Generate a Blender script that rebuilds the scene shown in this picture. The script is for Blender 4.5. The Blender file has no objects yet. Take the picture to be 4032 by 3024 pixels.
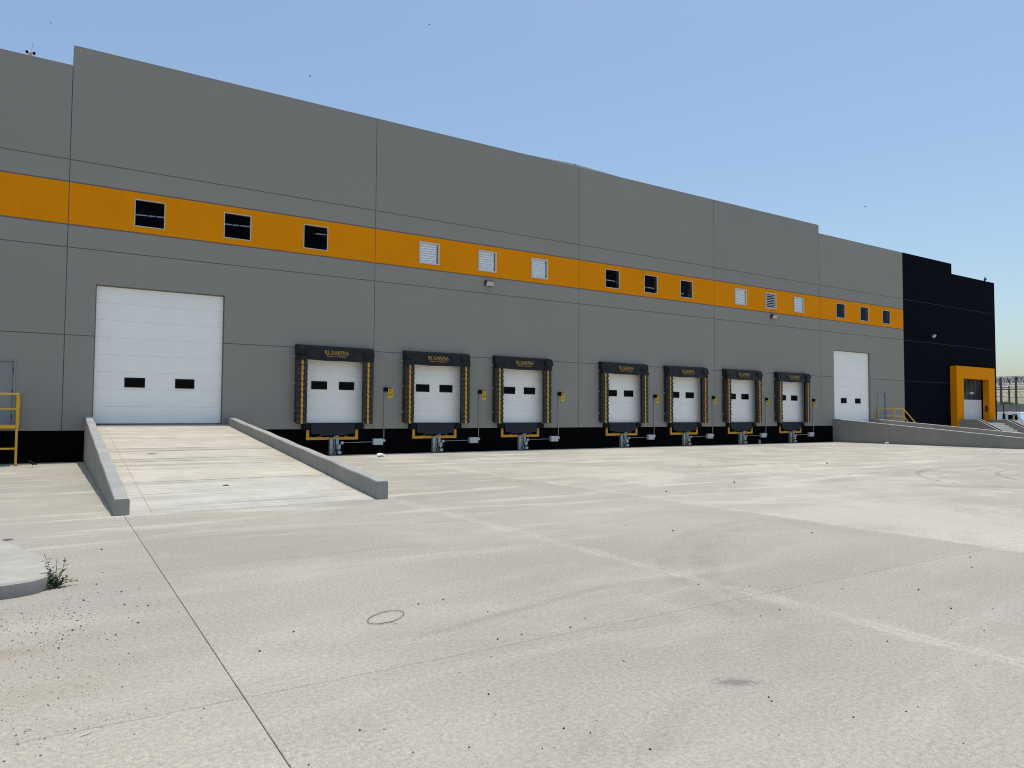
import bpy, bmesh, math, random
from mathutils import Matrix, Vector
R_ = math.radians
random.seed(7)
sc = bpy.context.scene
COL = sc.collection

# ------------------------------------------------------------------ camera
cam = bpy.data.cameras.new('camera')
cam.sensor_width = 36.0
cam.sensor_fit = 'HORIZONTAL'
cam.lens = 2808.7 * 36.0 / 4032.0
cam.clip_start = 0.05
cam.clip_end = 9000.0
cam_o = bpy.data.objects.new('camera', cam)
COL.objects.link(cam_o)
_r, _u, _f = (0.842228, -0.539089, 0.005929), (-0.027579, -0.0321, 0.999104), (0.538416, 0.841637, 0.041903)
cam_o.matrix_world = Matrix(((_r[0], _u[0], -_f[0], 0.0), (_r[1], _u[1], -_f[1], -24.5),
                             (_r[2], _u[2], -_f[2], 1.482), (0, 0, 0, 1)))
sc.camera = cam_o

# ------------------------------------------------------------------ sky and sun
SUN = Vector((0.145, 0.044, 1.0)).normalized()
ELEV = math.asin(SUN.z)
AZ = math.atan2(SUN.x, SUN.y)
world = bpy.data.worlds.new('World')
sc.world = world
world.use_nodes = True
wn = world.node_tree
wn.nodes.clear()
w_out = wn.nodes.new('ShaderNodeOutputWorld')
w_bg = wn.nodes.new('ShaderNodeBackground')
w_sky = wn.nodes.new('ShaderNodeTexSky')
w_sky.sky_type = 'NISHITA'
w_sky.sun_disc = False
w_sky.sun_elevation = ELEV
w_sky.sun_rotation = AZ
w_sky.altitude = 0.0
w_sky.air_density = 1.15
w_sky.dust_density = 2.0
w_sky.ozone_density = 1.0
w_bg.inputs['Strength'].default_value = 0.15
w_tint = wn.nodes.new('ShaderNodeMix')          # slight overall white balance of the sky
w_tint.data_type = 'RGBA'
w_tint.blend_type = 'MULTIPLY'
w_tint.inputs[0].default_value = 1.0
w_tint.inputs[7].default_value = (0.905, 0.98, 1.0, 1.0)
wn.links.new(w_sky.outputs[0], w_tint.inputs[6])
wn.links.new(w_tint.outputs[2], w_bg.inputs['Color'])
wn.links.new(w_bg.outputs[0], w_out.inputs['Surface'])

sun = bpy.data.lights.new('sun', 'SUN')
sun.energy = 2.85
sun.angle = R_(0.53)
sun.color = (1.0, 0.94, 0.855)
sun_o = bpy.data.objects.new('sun', sun)
COL.objects.link(sun_o)
sun_o.location = (0, 0, 60)
sun_o.rotation_euler = SUN.to_track_quat('Z', 'Y').to_euler()

sc.view_settings.view_transform = 'Standard'
sc.view_settings.look = 'None'
sc.view_settings.exposure = 0.04
sc.view_settings.gamma = 1.0
sc.view_settings.use_curve_mapping = False
sc.cycles.max_bounces = 8
sc.cycles.diffuse_bounces = 4
sc.cycles.transparent_max_bounces = 12
sc.cycles.use_denoising = True
sc.cycles.denoising_prefilter = 'NONE'
sc.cycles.filter_width = 1.05

# ------------------------------------------------------------------ materials
class NT:
    """small node helper"""
    def __init__(s, name):
        s.m = bpy.data.materials.new(name)
        s.m.use_nodes = True
        s.t = s.m.node_tree
        s.t.nodes.clear()
        s.out = s.t.nodes.new('ShaderNodeOutputMaterial')
        s.b = s.t.nodes.new('ShaderNodeBsdfPrincipled')
        s.t.links.new(s.b.outputs[0], s.out.inputs['Surface'])
        s._pos = None
    def n(s, typ, **kw):
        nd = s.t.nodes.new(typ)
        for k, v in kw.items():
            setattr(nd, k, v)
        return nd
    def link(s, a, b):
        s.t.links.new(a, b)
    def setv(s, sock, v):
        if hasattr(v, 'is_output'):
            s.link(v, sock)
        else:
            sock.default_value = v
    def pos(s):
        if s._pos is None:
            s._pos = s.n('ShaderNodeNewGeometry').outputs['Position']
        return s._pos
    def objco(s):
        return s.n('ShaderNodeTexCoord').outputs['Object']
    def scaled(s, co, sx, sy, sz):
        mp = s.n('ShaderNodeMapping')
        s.link(co, mp.inputs['Vector'])
        mp.inputs['Scale'].default_value = (sx, sy, sz)
        return mp.outputs[0]
    def noise(s, co, scale, detail=4.0, rough=0.55, dist=0.0):
        nd = s.n('ShaderNodeTexNoise')
        s.link(co, nd.inputs['Vector'])
        nd.inputs['Scale'].default_value = scale
        nd.inputs['Detail'].default_value = detail
        nd.inputs['Roughness'].default_value = rough
        nd.inputs['Distortion'].default_value = dist
        return nd.outputs['Fac']
    def math(s, op, a, b=0.0, c=None, clamp=False):
        nd = s.n('ShaderNodeMath', operation=op, use_clamp=clamp)
        s.setv(nd.inputs[0], a)
        s.setv(nd.inputs[1], b)
        if c is not None:
            s.setv(nd.inputs[2], c)
        return nd.outputs[0]
    def ramp(s, v, a, b, lo=0.0, hi=1.0, smooth=True):
        nd = s.n('ShaderNodeMapRange')
        nd.interpolation_type = 'SMOOTHSTEP' if smooth else 'LINEAR'
        s.setv(nd.inputs['Value'], v)
        nd.inputs['From Min'].default_value = a
        nd.inputs['From Max'].default_value = b
        nd.inputs['To Min'].default_value = lo
        nd.inputs['To Max'].default_value = hi
        return nd.outputs['Result']
    def mix(s, f, a, b, typ='MIX'):
        nd = s.n('ShaderNodeMix', data_type='RGBA', blend_type=typ)
        s.setv(nd.inputs[0], f)
        for sock, v in ((nd.inputs[6], a), (nd.inputs[7], b)):
            if isinstance(v, (tuple, list)):
                sock.default_value = (*v[:3], 1.0)
            else:
                s.link(v, sock)
        return nd.outputs[2]
    def scale_col(s, col, f):
        nd = s.n('ShaderNodeVectorMath', operation='SCALE')
        if isinstance(col, (tuple, list)):
            nd.inputs[0].default_value = col[:3]
        else:
            s.link(col, nd.inputs[0])
        s.setv(nd.inputs['Scale'], f)
        return nd.outputs[0]
    def color(s, c):
        sk = s.b.inputs['Base Color']
        if isinstance(c, (tuple, list)):
            sk.default_value = (*c[:3], 1.0)
        else:
            s.link(c, sk)
    def bump(s, h, strength=0.3, dist=0.01):
        nd = s.n('ShaderNodeBump')
        nd.inputs['Strength'].default_value = strength
        nd.inputs['Distance'].default_value = dist
        s.link(h, nd.inputs['Height'])
        s.link(nd.outputs[0], s.b.inputs['Normal'])
    def sep(s, v):
        nd = s.n('ShaderNodeSeparateXYZ')
        s.link(v, nd.inputs[0])
        return nd.outputs

def paint(name, col, rough=0.6, var=0.08, scale=3.0, spec=0.4, metal=0.0, bump=0.0, bscale=60.0,
          streak=0.0, obj=False, coat=0.0):
    k = NT(name)
    co = k.objco() if obj else k.pos()
    f = k.ramp(k.noise(co, scale, 5.0), 0.25, 0.75, 1.0 - var, 1.0 + var, False)
    if streak:
        st = k.noise(k.scaled(co, 5.0, 5.0, 0.22), 1.0, 5.0, 0.6)
        f = k.math('MULTIPLY', f, k.ramp(st, 0.3, 0.75, 1.0 - streak, 1.0 + streak * 0.6, False))
    if name.endswith('wall_paint'):            # each cast panel took the paint a little differently
        f = k.math('MULTIPLY', f, k.ramp(k.n('ShaderNodeObjectInfo').outputs['Random'], 0.0, 1.0, 0.978, 1.022, False))
    k.color(k.scale_col(col, f))
    k.b.inputs['Roughness'].default_value = rough
    k.b.inputs['Specular IOR Level'].default_value = spec
    k.b.inputs['Metallic'].default_value = metal
    if coat:
        k.b.inputs['Coat Weight'].default_value = coat
        k.b.inputs['Coat Roughness'].default_value = 0.1
    if bump:
        k.bump(k.noise(co, bscale, 3.0), bump, 0.004)
    return k.m

M = {}
M['wall'] = paint('grey_wall_paint', (0.284, 0.268, 0.241), 0.88, 0.025, 0.30, 0.25, bump=0.25, bscale=45, streak=0.012)
M['orange'] = paint('orange_wall_paint', (0.80, 0.268, 0.003), 0.85, 0.05, 0.6, 0.06, bump=0.2, bscale=45, streak=0.035)
M['black_wall'] = paint('black_wall_paint', (0.0020, 0.0030, 0.0075), 0.85, 0.25, 0.8, 0.05, bump=0.2, bscale=45, streak=0.12)
M['plinth'] = paint('black_plinth_paint', (0.0022, 0.0024, 0.0030), 0.85, 0.3, 1.5, 0.04, streak=0.2)
M['joint'] = paint('joint_sealant', (0.20, 0.196, 0.184), 0.9, 0.1, 4.0, 0.1)
M['joint_dark'] = paint('dark_backing', (0.035, 0.035, 0.036), 0.9, 0.1, 4.0, 0.1)
M['black_joint'] = paint('grey_reveal_line', (0.055, 0.056, 0.060), 0.9, 0.2, 4.0, 0.1)
M['trim'] = paint('weathered_cap', (0.44, 0.44, 0.42), 0.7, 0.1, 2.0, 0.3)
M['metal_roof'] = paint('pale_roof_sheet', (0.46, 0.47, 0.45), 0.55, 0.05, 2.0, 0.4)
M['interior'] = paint('dark_interior', (0.035, 0.038, 0.045), 0.9, 0.1, 1.0, 0.1)
M['truss'] = paint('white_truss_paint', (0.55, 0.55, 0.53), 0.6, 0.05, 2.0, 0.3)
M['frame'] = paint('pale_aluminium', (0.56, 0.53, 0.47), 0.5, 0.06, 6.0, 0.5)
M['slat'] = paint('white_louvre', (0.80, 0.83, 0.86), 0.45, 0.04, 6.0, 0.4)
M['rubber'] = paint('black_rubber', (0.005, 0.005, 0.0055), 0.7, 0.3, 6.0, 0.2, bump=0.3, bscale=30)
M['fabric'] = paint('black_vinyl', (0.017, 0.017, 0.0175), 0.5, 0.45, 5.0, 0.22, bump=0.35, bscale=14)
M['flap'] = paint('grey_black_vinyl_flap', (0.060, 0.054, 0.049), 0.65, 0.40, 7.0, 0.12, bump=0.25, bscale=25)
M['flap_tape'] = paint('yellow_guide_tape', (0.72, 0.37, 0.028), 0.55, 0.10, 9.0, 0.3)
M['logo'] = paint('ochre_print', (0.34, 0.215, 0.07), 0.7, 0.2, 30.0, 0.2)
M['steel_dark'] = paint('slate_steel_paint', (0.013, 0.017, 0.029), 0.6, 0.15, 3.0, 0.3)
M['yellow'] = paint('yellow_ochre_paint', (0.68, 0.315, 0.012), 0.5, 0.08, 4.0, 0.4)
M['rail'] = paint('yellow_rail_paint', (0.74, 0.40, 0.015), 0.42, 0.06, 5.0, 0.45)
M['galv'] = paint('galvanised_steel', (0.36, 0.40, 0.38), 0.5, 0.30, 9.0, 0.5, metal=0.35)
M['box_grey'] = paint('grey_enclosure', (0.50, 0.53, 0.54), 0.5, 0.05, 6.0, 0.4)
M['conduit'] = paint('grey_conduit', (0.36, 0.36, 0.36), 0.5, 0.08, 6.0, 0.4)
M['rod'] = paint('dull_grille_steel', (0.17, 0.18, 0.17), 0.5, 0.1, 6.0, 0.4)
M['sign'] = paint('yellow_sign', (0.80, 0.52, 0.03), 0.5, 0.04, 8.0, 0.4)
M['print'] = paint('black_print', (0.012, 0.010, 0.008), 0.6, 0.1, 8.0, 0.2)
M['grey_door'] = paint('grey_door_paint', (0.245, 0.262, 0.270), 0.5, 0.04, 2.0, 0.35)
M['hinge'] = paint('dark_hinge', (0.03, 0.03, 0.03), 0.5, 0.1, 8.0, 0.4)
M['white_paint'] = paint('white_truck_paint', (0.74, 0.75, 0.76), 0.3, 0.03, 2.0, 0.5, coat=0.5)
M['lens'] = paint('light_lens', (0.50, 0.49, 0.46), 0.3, 0.05, 8.0, 0.5)
M['housing'] = paint('bronze_housing', (0.05, 0.048, 0.045), 0.5, 0.1, 8.0, 0.4)
M['dark_steel'] = paint('brown_grey_steel', (0.085, 0.075, 0.075), 0.6, 0.15, 3.0, 0.3)
M['light_steel'] = paint('pale_primer_steel', (0.58, 0.57, 0.56), 0.6, 0.1, 2.0, 0.3)
M['bwall'] = paint('old_grey_block_wall', (0.23, 0.225, 0.215), 0.9, 0.15, 0.5, 0.2, streak=0.25)
M['stone'] = paint('dark_stone', (0.10, 0.096, 0.092), 0.9, 0.45, 90.0, 0.2)
M['gravel'] = paint('grey_gravel', (0.20, 0.18, 0.16), 0.9, 0.75, 60.0, 0.2)
M['pale_stone'] = paint('pale_stone', (0.60, 0.59, 0.56), 0.85, 0.1, 30.0, 0.2)
M['paper'] = paint('white_plastic', (0.83, 0.83, 0.80), 0.6, 0.04, 12.0, 0.4)
M['wrapper'] = paint('grey_wrapper', (0.33, 0.31, 0.34), 0.5, 0.3, 40.0, 0.4)
M['wire'] = paint('dark_wire', (0.09, 0.08, 0.07), 0.5, 0.2, 20.0, 0.4)
M['soil'] = paint('dark_soil', (0.006, 0.005, 0.005), 0.95, 0.4, 14.0, 0.1)  # soil near black: the deep shade inside the trough is put into its colour
M['leaf'] = paint('weed_leaf', (0.055, 0.088, 0.030), 0.6, 0.35, 30.0, 0.3)
M['stem'] = paint('weed_stem', (0.13, 0.12, 0.06), 0.7, 0.2, 30.0, 0.2)
M['tree_leaf'] = paint('far_tree_leaf', (0.12, 0.135, 0.10), 0.7, 0.3, 0.6, 0.2)
M['bark'] = paint('far_tree_bark', (0.10, 0.08, 0.06), 0.9, 0.2, 2.0, 0.2)
M['dry'] = paint('dry_dirt', (0.20, 0.16, 0.115), 0.9, 0.4, 60.0, 0.1)
M['bird'] = paint('dark_feathers', (0.012, 0.011, 0.010), 0.8, 0.3, 60.0, 0.1)
M['tyre'] = paint('tyre_rubber', (0.015, 0.015, 0.016), 0.8, 0.2, 6.0, 0.2)
M['red_box'] = paint('dark_red_panel', (0.10, 0.025, 0.008), 0.6, 0.2, 8.0, 0.3)
M['chrome'] = paint('chrome', (0.75, 0.76, 0.78), 0.15, 0.02, 3.0, 0.5, metal=0.9)

def glass(name, tint, gloss=0.05, rough=0.02, dark=(0.004, 0.005, 0.008), through=0.6):
    """a pane you can look through: tinted transparency, a dark film and a fresnel reflection"""
    k = NT(name)
    k.t.nodes.remove(k.b)
    tr = k.n('ShaderNodeBsdfTransparent')
    tr.inputs[0].default_value = (*tint, 1)
    df = k.n('ShaderNodeBsdfDiffuse')
    df.inputs[0].default_value = (*dark, 1)
    gl = k.n('ShaderNodeBsdfGlossy')
    gl.inputs['Roughness'].default_value = rough
    gl.inputs[0].default_value = (0.85, 0.9, 1.0, 1)
    m1 = k.n('ShaderNodeMixShader')
    m1.inputs[0].default_value = through
    k.link(df.outputs[0], m1.inputs[1])
    k.link(tr.outputs[0], m1.inputs[2])
    lw = k.n('ShaderNodeLayerWeight')
    lw.inputs[0].default_value = 0.25
    fr = k.math('MULTIPLY', lw.outputs['Fresnel'], gloss)
    m2 = k.n('ShaderNodeMixShader')
    k.link(fr, m2.inputs[0])
    k.link(m1.outputs[0], m2.inputs[1])
    k.link(gl.outputs[0], m2.inputs[2])
    k.link(m2.outputs[0], k.out.inputs['Surface'])
    return k.m
M['pane'] = glass('window_glass', (0.75, 0.82, 0.9), 0.07, through=0.8)
M['dark_pane'] = glass('dark_glass', (0.15, 0.16, 0.17), 0.25, dark=(0.006, 0.007, 0.008), through=0.35)
M['truck_pane'] = glass('truck_glass', (0.10, 0.12, 0.12), 1.0, dark=(0.008, 0.01, 0.01), through=0.3)

def translucent(name, col):
    k = NT(name)
    k.t.nodes.remove(k.b)
    tl = k.n('ShaderNodeBsdfTranslucent')
    tl.inputs[0].default_value = (*col, 1)
    df = k.n('ShaderNodeBsdfDiffuse')
    df.inputs[0].default_value = (*col, 1)
    mx = k.n('ShaderNodeMixShader')
    mx.inputs[0].default_value = 0.6
    k.link(df.outputs[0], mx.inputs[1])
    k.link(tl.outputs[0], mx.inputs[2])
    k.link(mx.outputs[0], k.out.inputs['Surface'])
    return k.m
M['skylight'] = translucent('milky_skylight', (0.8, 0.82, 0.83))

def door_material(name, col, pitch, phase, depth):
    """white ribbed sheet: shallow horizontal ribs"""
    k = NT(name)
    co = k.pos()
    z = k.sep(co)[2]
    ph = k.math('FRACT', k.math('DIVIDE', k.math('ADD', z, phase), pitch))
    rib = k.math('MINIMUM', k.ramp(ph, 0.0, 0.12), k.ramp(ph, 1.0, 0.88))
    f = k.ramp(k.noise(co, 1.3, 5.0), 0.25, 0.75, 0.97, 1.02, False)
    dirt = k.ramp(k.noise(k.scaled(co, 3.0, 3.0, 0.5), 1.2, 6.0, 0.65), 0.58, 0.85, 1.0, 0.90)
    k.color(k.scale_col(col, k.math('MULTIPLY', f, dirt)))
    k.b.inputs['Roughness'].default_value = 0.45
    k.b.inputs['Specular IOR Level'].default_value = 0.35
    k.bump(rib, 0.6, depth)
    return k.m
M['door'] = door_material('white_door_sheet', (0.90, 0.89, 0.855), 0.085, 0.0, 0.004)
M['dock_door'] = paint('white_dock_door_sheet', (0.90, 0.885, 0.85), 0.45, 0.03, 1.3, 0.35)
M['shutter'] = door_material('grey_shutter_sheet', (0.70, 0.70, 0.70), 0.075, 0.0, 0.02)

SX0, SXP = 0.87, 4.07          # yard joints that run away from the wall
SY0, SYP = -20.58, 3.46        # yard joints parallel to the wall

def yard_material():
    k = NT('yard_concrete')
    p = k.pos()
    xyz = k.sep(p)
    x, y = xyz[0], xyz[1]
    # trowel and broom mottling, stretched along the wall direction
    big = k.noise(p, 0.16, 4.0, 0.5)
    streak = k.noise(k.scaled(p, 0.28, 1.5, 1.0), 1.0, 6.0, 0.62, 0.6)
    streak2 = k.noise(k.scaled(p, 0.9, 5.5, 1.0), 1.0, 5.0, 0.65, 0.4)
    blot = k.noise(p, 1.7, 5.0, 0.6)
    fine = k.noise(p, 34.0, 8.0, 0.88)
    grain = k.noise(p, 260.0, 3.0, 0.8)
    far = k.ramp(y, -19.5, -11.5)
    sa = k.math('MULTIPLY_ADD', far, 0.72, 0.24)
    base = k.mix(k.ramp(big, 0.34, 0.66), (0.392, 0.379, 0.330), (0.462, 0.444, 0.382))
    base = k.mix(k.math('MULTIPLY', k.ramp(streak, 0.50, 0.70), sa), base, (0.640, 0.615, 0.540))
    base = k.mix(k.math('MULTIPLY', k.ramp(streak, 0.46, 0.27), k.math('MULTIPLY', sa, 0.7)), base, (0.345, 0.335, 0.300))
    base = k.mix(k.math('MULTIPLY', k.ramp(streak2, 0.55, 0.75), k.math('MULTIPLY', sa, 0.7)), base, (0.565, 0.545, 0.480))
    base = k.mix(k.math('MULTIPLY', k.ramp(blot, 0.50, 0.78), 0.32), base, (0.335, 0.323, 0.293))
    mid = k.noise(p, 0.62, 5.0, 0.6, 0.8)
    base = k.mix(k.math('MULTIPLY', k.ramp(mid, 0.50, 0.72), 0.45), base, (0.520, 0.500, 0.436))
    pour = k.ramp(x, 8.98, 9.04)
    base = k.mix(k.math('MULTIPLY', k.math('MULTIPLY', pour, k.ramp(k.noise(p, 0.33, 5.0, 0.62, 1.0), 0.46, 0.64)), 0.42), base, (0.62, 0.60, 0.53))
    base = k.scale_col(base, k.math('MULTIPLY_ADD', pour, 0.055, 0.985))
    # faint lilac and ochre tints
    tint = k.noise(p, 0.75, 3.0, 0.5)
    base = k.mix(k.math('MULTIPLY', k.ramp(tint, 0.56, 0.74), 0.40), base, (0.420, 0.388, 0.392))
    # pale dust gathered along the joints that run away from the wall
    dx = k.math('PINGPONG', k.math('ADD', x, 400.0 * SXP - SX0), SXP / 2)
    nz = k.math('MULTIPLY_ADD', k.noise(k.scaled(p, 1.0, 0.7, 1.0), 2.6, 6.0, 0.8), 0.66, -0.235)
    dust = k.ramp(k.math('SUBTRACT', nz, dx), -0.05, 0.12)
    keep = k.ramp(x, 1.2, 3.6)
    base = k.mix(k.math('MULTIPLY', k.math('MULTIPLY', dust, keep), 0.40), base, (0.620, 0.600, 0.535))
    # slab by slab difference of tone
    rnd = k.n('ShaderNodeObjectInfo').outputs['Random']
    base = k.scale_col(base, k.ramp(rnd, 0.0, 1.0, 0.965, 1.035, False))
    # aggregate speckle
    base = k.scale_col(base, k.ramp(fine, 0.34, 0.66, 0.66, 1.30, False))
    base = k.scale_col(base, k.ramp(grain, 0.28, 0.72, 0.55, 1.42, False))
    chip = k.ramp(k.noise(p, 95.0, 2.0, 0.6), 0.64, 0.72)
    base = k.mix(k.math('MULTIPLY', chip, 0.6), base, (0.70, 0.68, 0.62))
    pit = k.ramp(k.noise(p, 120.0, 2.0, 0.6), 0.61, 0.69)
    base = k.mix(k.math('MULTIPLY', pit, 0.7), base, (0.17, 0.165, 0.155))
    # tyre scrubs: rings drawn by turning lorries
    marks = None
    for cx, cy, rr, wd, amt, ymin in ((21.5, -19.5, 5.62, 0.06, 0.46, -18.4), (21.5, -19.5, 5.15, 0.04, 0.24, -17.0),
                                (19.7, -18.6, 5.5, 0.04, 0.18, -16.6), (19.7, -18.6, 5.05, 0.04, 0.14, -16.0),
                                (23.2, -21.0, 5.95, 0.06, 0.42, -18.0), (23.2, -21.0, 5.5, 0.04, 0.22, -17.6),
                                (8.6, -22.3, 4.2, 0.12, 0.16, -21.0), (8.6, -22.3, 4.55, 0.10, 0.13, -21.0),
                                (28.0, -9.0, 5.0, 0.08, 0.25, -9.0)):
        ddx = k.math('SUBTRACT', x, cx)
        ddy = k.math('SUBTRACT', y, cy)
        d = k.math('SQRT', k.math('ADD', k.math('MULTIPLY', ddx, ddx), k.math('MULTIPLY', ddy, ddy)))
        ring = k.ramp(k.math('ABSOLUTE', k.math('SUBTRACT', d, rr)), wd * 1.6, wd * 0.4)
        side = k.math('MULTIPLY', k.ramp(ddx, 0.8, -0.8), k.ramp(y, ymin - 0.8, ymin + 0.4))
        v = k.math('MULTIPLY', k.math('MULTIPLY', ring, side), amt)
        marks = v if marks is None else k.math('MAXIMUM', marks, v)
    scrub = k.noise(k.scaled(p, 1.5, 1.5, 1.0), 2.0, 5.0, 0.65)
    rough_ = k.noise(p, 22.0, 5.0, 0.75)
    marks = k.math('MULTIPLY', marks, k.ramp(scrub, 0.35, 0.6))
    # smeared dark patch beside the rings, dark spots, tyre tracks near the viewer
    def blob(cx, cy, ax, ay, rot, amt, soft=0.5):
        c, s_ = math.cos(rot), math.sin(rot)
        ddx = k.math('SUBTRACT', x, cx)
        ddy = k.math('SUBTRACT', y, cy)
        uu = k.math('MULTIPLY', k.math('MULTIPLY_ADD', ddx, c, k.math('MULTIPLY', ddy, s_)), 1.0 / ax)
        vv = k.math('MULTIPLY', k.math('MULTIPLY_ADD', ddx, -s_, k.math('MULTIPLY', ddy, c)), 1.0 / ay)
        d = k.math('SQRT', k.math('ADD', k.math('MULTIPLY', uu, uu), k.math('MULTIPLY', vv, vv)))
        d = k.math('ADD', d, k.math('MULTIPLY_ADD', scrub, 1.0, -0.5))
        d = k.math('ADD', d, k.math('MULTIPLY_ADD', rough_, 1.8, -0.9))
        return k.math('MULTIPLY', k.ramp(d, 1.0, 1.0 - soft), amt)
    for a in ((16.6, -17.0, 2.2, 0.6, -0.75, 0.30, 0.9), (15.2, -14.6, 1.8, 0.45, 0.25, 0.18, 0.9),
              (3.23, -21.78, 0.17, 0.09, -0.6, 0.55, 0.9), (2.4, -22.05, 0.7, 0.10, 0.5, 0.10, 0.9),
              (3.1, -19.9, 1.6, 0.08, 0.22, 0.20, 0.8), (4.0, -22.6, 0.5, 0.10, 0.45, 0.10, 0.9),
              (2.1, -21.9, 0.45, 0.09, 0.6, 0.10, 0.9), (6.5, -18.6, 1.4, 0.5, 0.4, 0.10, 0.9)):
        marks = k.math('MAXIMUM', marks, blob(*a))
    base = k.mix(marks, base, (0.13, 0.13, 0.14))
    # reddish earth tracked in beside the kerb island
    earth = k.math('MAXIMUM', blob(-0.35, -19.15, 0.55, 0.22, 0.1, 0.45, 0.9), blob(-0.1, -20.0, 0.7, 0.3, 0.3, 0.16, 0.9))
    base = k.mix(earth, base, (0.34, 0.245, 0.175))
    base = k.mix(1.0, base, (0.928, 0.904, 0.862), 'MULTIPLY')
    k.color(base)
    k.b.inputs['Roughness'].default_value = 0.9
    k.b.inputs['Specular IOR Level'].default_value = 0.2
    k.bump(fine, 0.3, 0.004)
    return k.m
M['yard'] = yard_material()

def ramp_material(name, c1, c2, pitch, strength, stain=0.12):
    """ramp slab with rake grooves across the slope"""
    k = NT(name)
    p = k.pos()
    y = k.sep(p)[1]
    wob = k.math('MULTIPLY', k.noise(k.scaled(p, 0.8, 3.0, 1.0), 1.0, 3.0), 0.05)
    g = k.math('FRACT', k.math('DIVIDE', k.math('ADD', y, wob), pitch))
    groove = k.math('MINIMUM', k.ramp(g, 0.0, 0.22), k.ramp(g, 1.0, 0.78))
    groove = k.math('MAXIMUM', groove, k.ramp(k.noise(k.scaled(p, 0.35, 2.2, 1.0), 1.0, 4.0, 0.6), 0.44, 0.60))
    band = k.noise(k.scaled(p, 0.12, 2.6, 1.0), 1.0, 6.0, 0.65)
    spot = k.noise(p, 1.4, 5.0, 0.6)
    grain = k.noise(p, 70.0, 3.0, 0.7)
    base = k.mix(k.ramp(spot, 0.35, 0.68), c1, c2)
    base = k.mix(k.math('MULTIPLY', k.ramp(band, 0.52, 0.68), 0.55), base, tuple(v * 0.66 for v in c1))
    base = k.mix(k.math('MULTIPLY', k.ramp(band, 0.45, 0.30), 0.45), base, tuple(min(0.72, v * 1.22) for v in c2))
    line = k.ramp(k.noise(k.scaled(p, 0.06, 9.0, 1.0), 1.0, 3.0), 0.60, 0.66)
    base = k.mix(k.math('MULTIPLY', line, 0.7), base, (0.17, 0.15, 0.125))
    soak = k.noise(k.scaled(p, 0.7, 1.6, 1.0), 1.0, 6.0, 0.7, 0.5)
    base = k.mix(k.math('MULTIPLY', k.ramp(soak, 0.52, 0.72), stain), base, (0.33, 0.275, 0.20))
    base = k.scale_col(base, k.math('MULTIPLY_ADD', groove, strength, 1.0 - strength * 0.75))
    base = k.scale_col(base, k.ramp(grain, 0.25, 0.75, 0.72, 1.26, False))
    base = k.mix(1.0, base, (1.0, 0.98, 0.93), 'MULTIPLY')
    k.color(base)
    k.b.inputs['Roughness'].default_value = 0.9
    k.b.inputs['Specular IOR Level'].default_value = 0.2
    k.bump(groove, 0.6, 0.006)
    return k.m
M['ramp_up'] = ramp_material('ramp_concrete_upper', (0.490, 0.465, 0.400), (0.560, 0.535, 0.465), 0.05, 0.12, 0.36)
M['ramp_low'] = ramp_material('ramp_concrete_lower', (0.455, 0.445, 0.408), (0.530, 0.518, 0.478), 0.21, 0.15)
M['ramp_low_edge'] = ramp_material('ramp_concrete_lower_edge', (0.470, 0.458, 0.415), (0.535, 0.520, 0.472), 0.21, 0.03)
M['ramp_edge'] = ramp_material('ramp_concrete_edge', (0.485, 0.458, 0.385), (0.550, 0.522, 0.445), 0.05, 0.02)

def cast_material(name, c, var=0.16):
    k = NT(name)
    p = k.pos()
    a = k.noise(p, 1.8, 6.0, 0.65)
    b = k.noise(k.scaled(p, 6.0, 6.0, 1.2), 1.0, 5.0, 0.65)
    g = k.noise(p, 80.0, 3.0, 0.7)
    f = k.math('MULTIPLY', k.ramp(a, 0.25, 0.75, 1 - var, 1 + var, False), k.ramp(b, 0.3, 0.8, 1.05, 1 - var, False))
    f = k.math('MULTIPLY', f, k.ramp(g, 0.25, 0.75, 0.9, 1.1, False))
    k.color(k.scale_col(c, f))
    k.b.inputs['Roughness'].default_value = 0.88
    k.b.inputs['Specular IOR Level'].default_value = 0.2
    k.bump(k.noise(p, 30.0, 4.0, 0.7), 0.4, 0.006)
    return k.m
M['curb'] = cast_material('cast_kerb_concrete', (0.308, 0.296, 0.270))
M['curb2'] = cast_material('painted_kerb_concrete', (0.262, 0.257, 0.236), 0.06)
M['curb_top'] = cast_material('worn_kerb_top', (0.375, 0.368, 0.345))  # top faces of the left ramp kerbs, paler than their sides
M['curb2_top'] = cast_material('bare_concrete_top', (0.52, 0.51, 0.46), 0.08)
M['island'] = cast_material('island_concrete', (0.420, 0.402, 0.352), 0.14)
M['island_side'] = cast_material('island_kerb_concrete', (0.21, 0.205, 0.20), 0.2)

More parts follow.
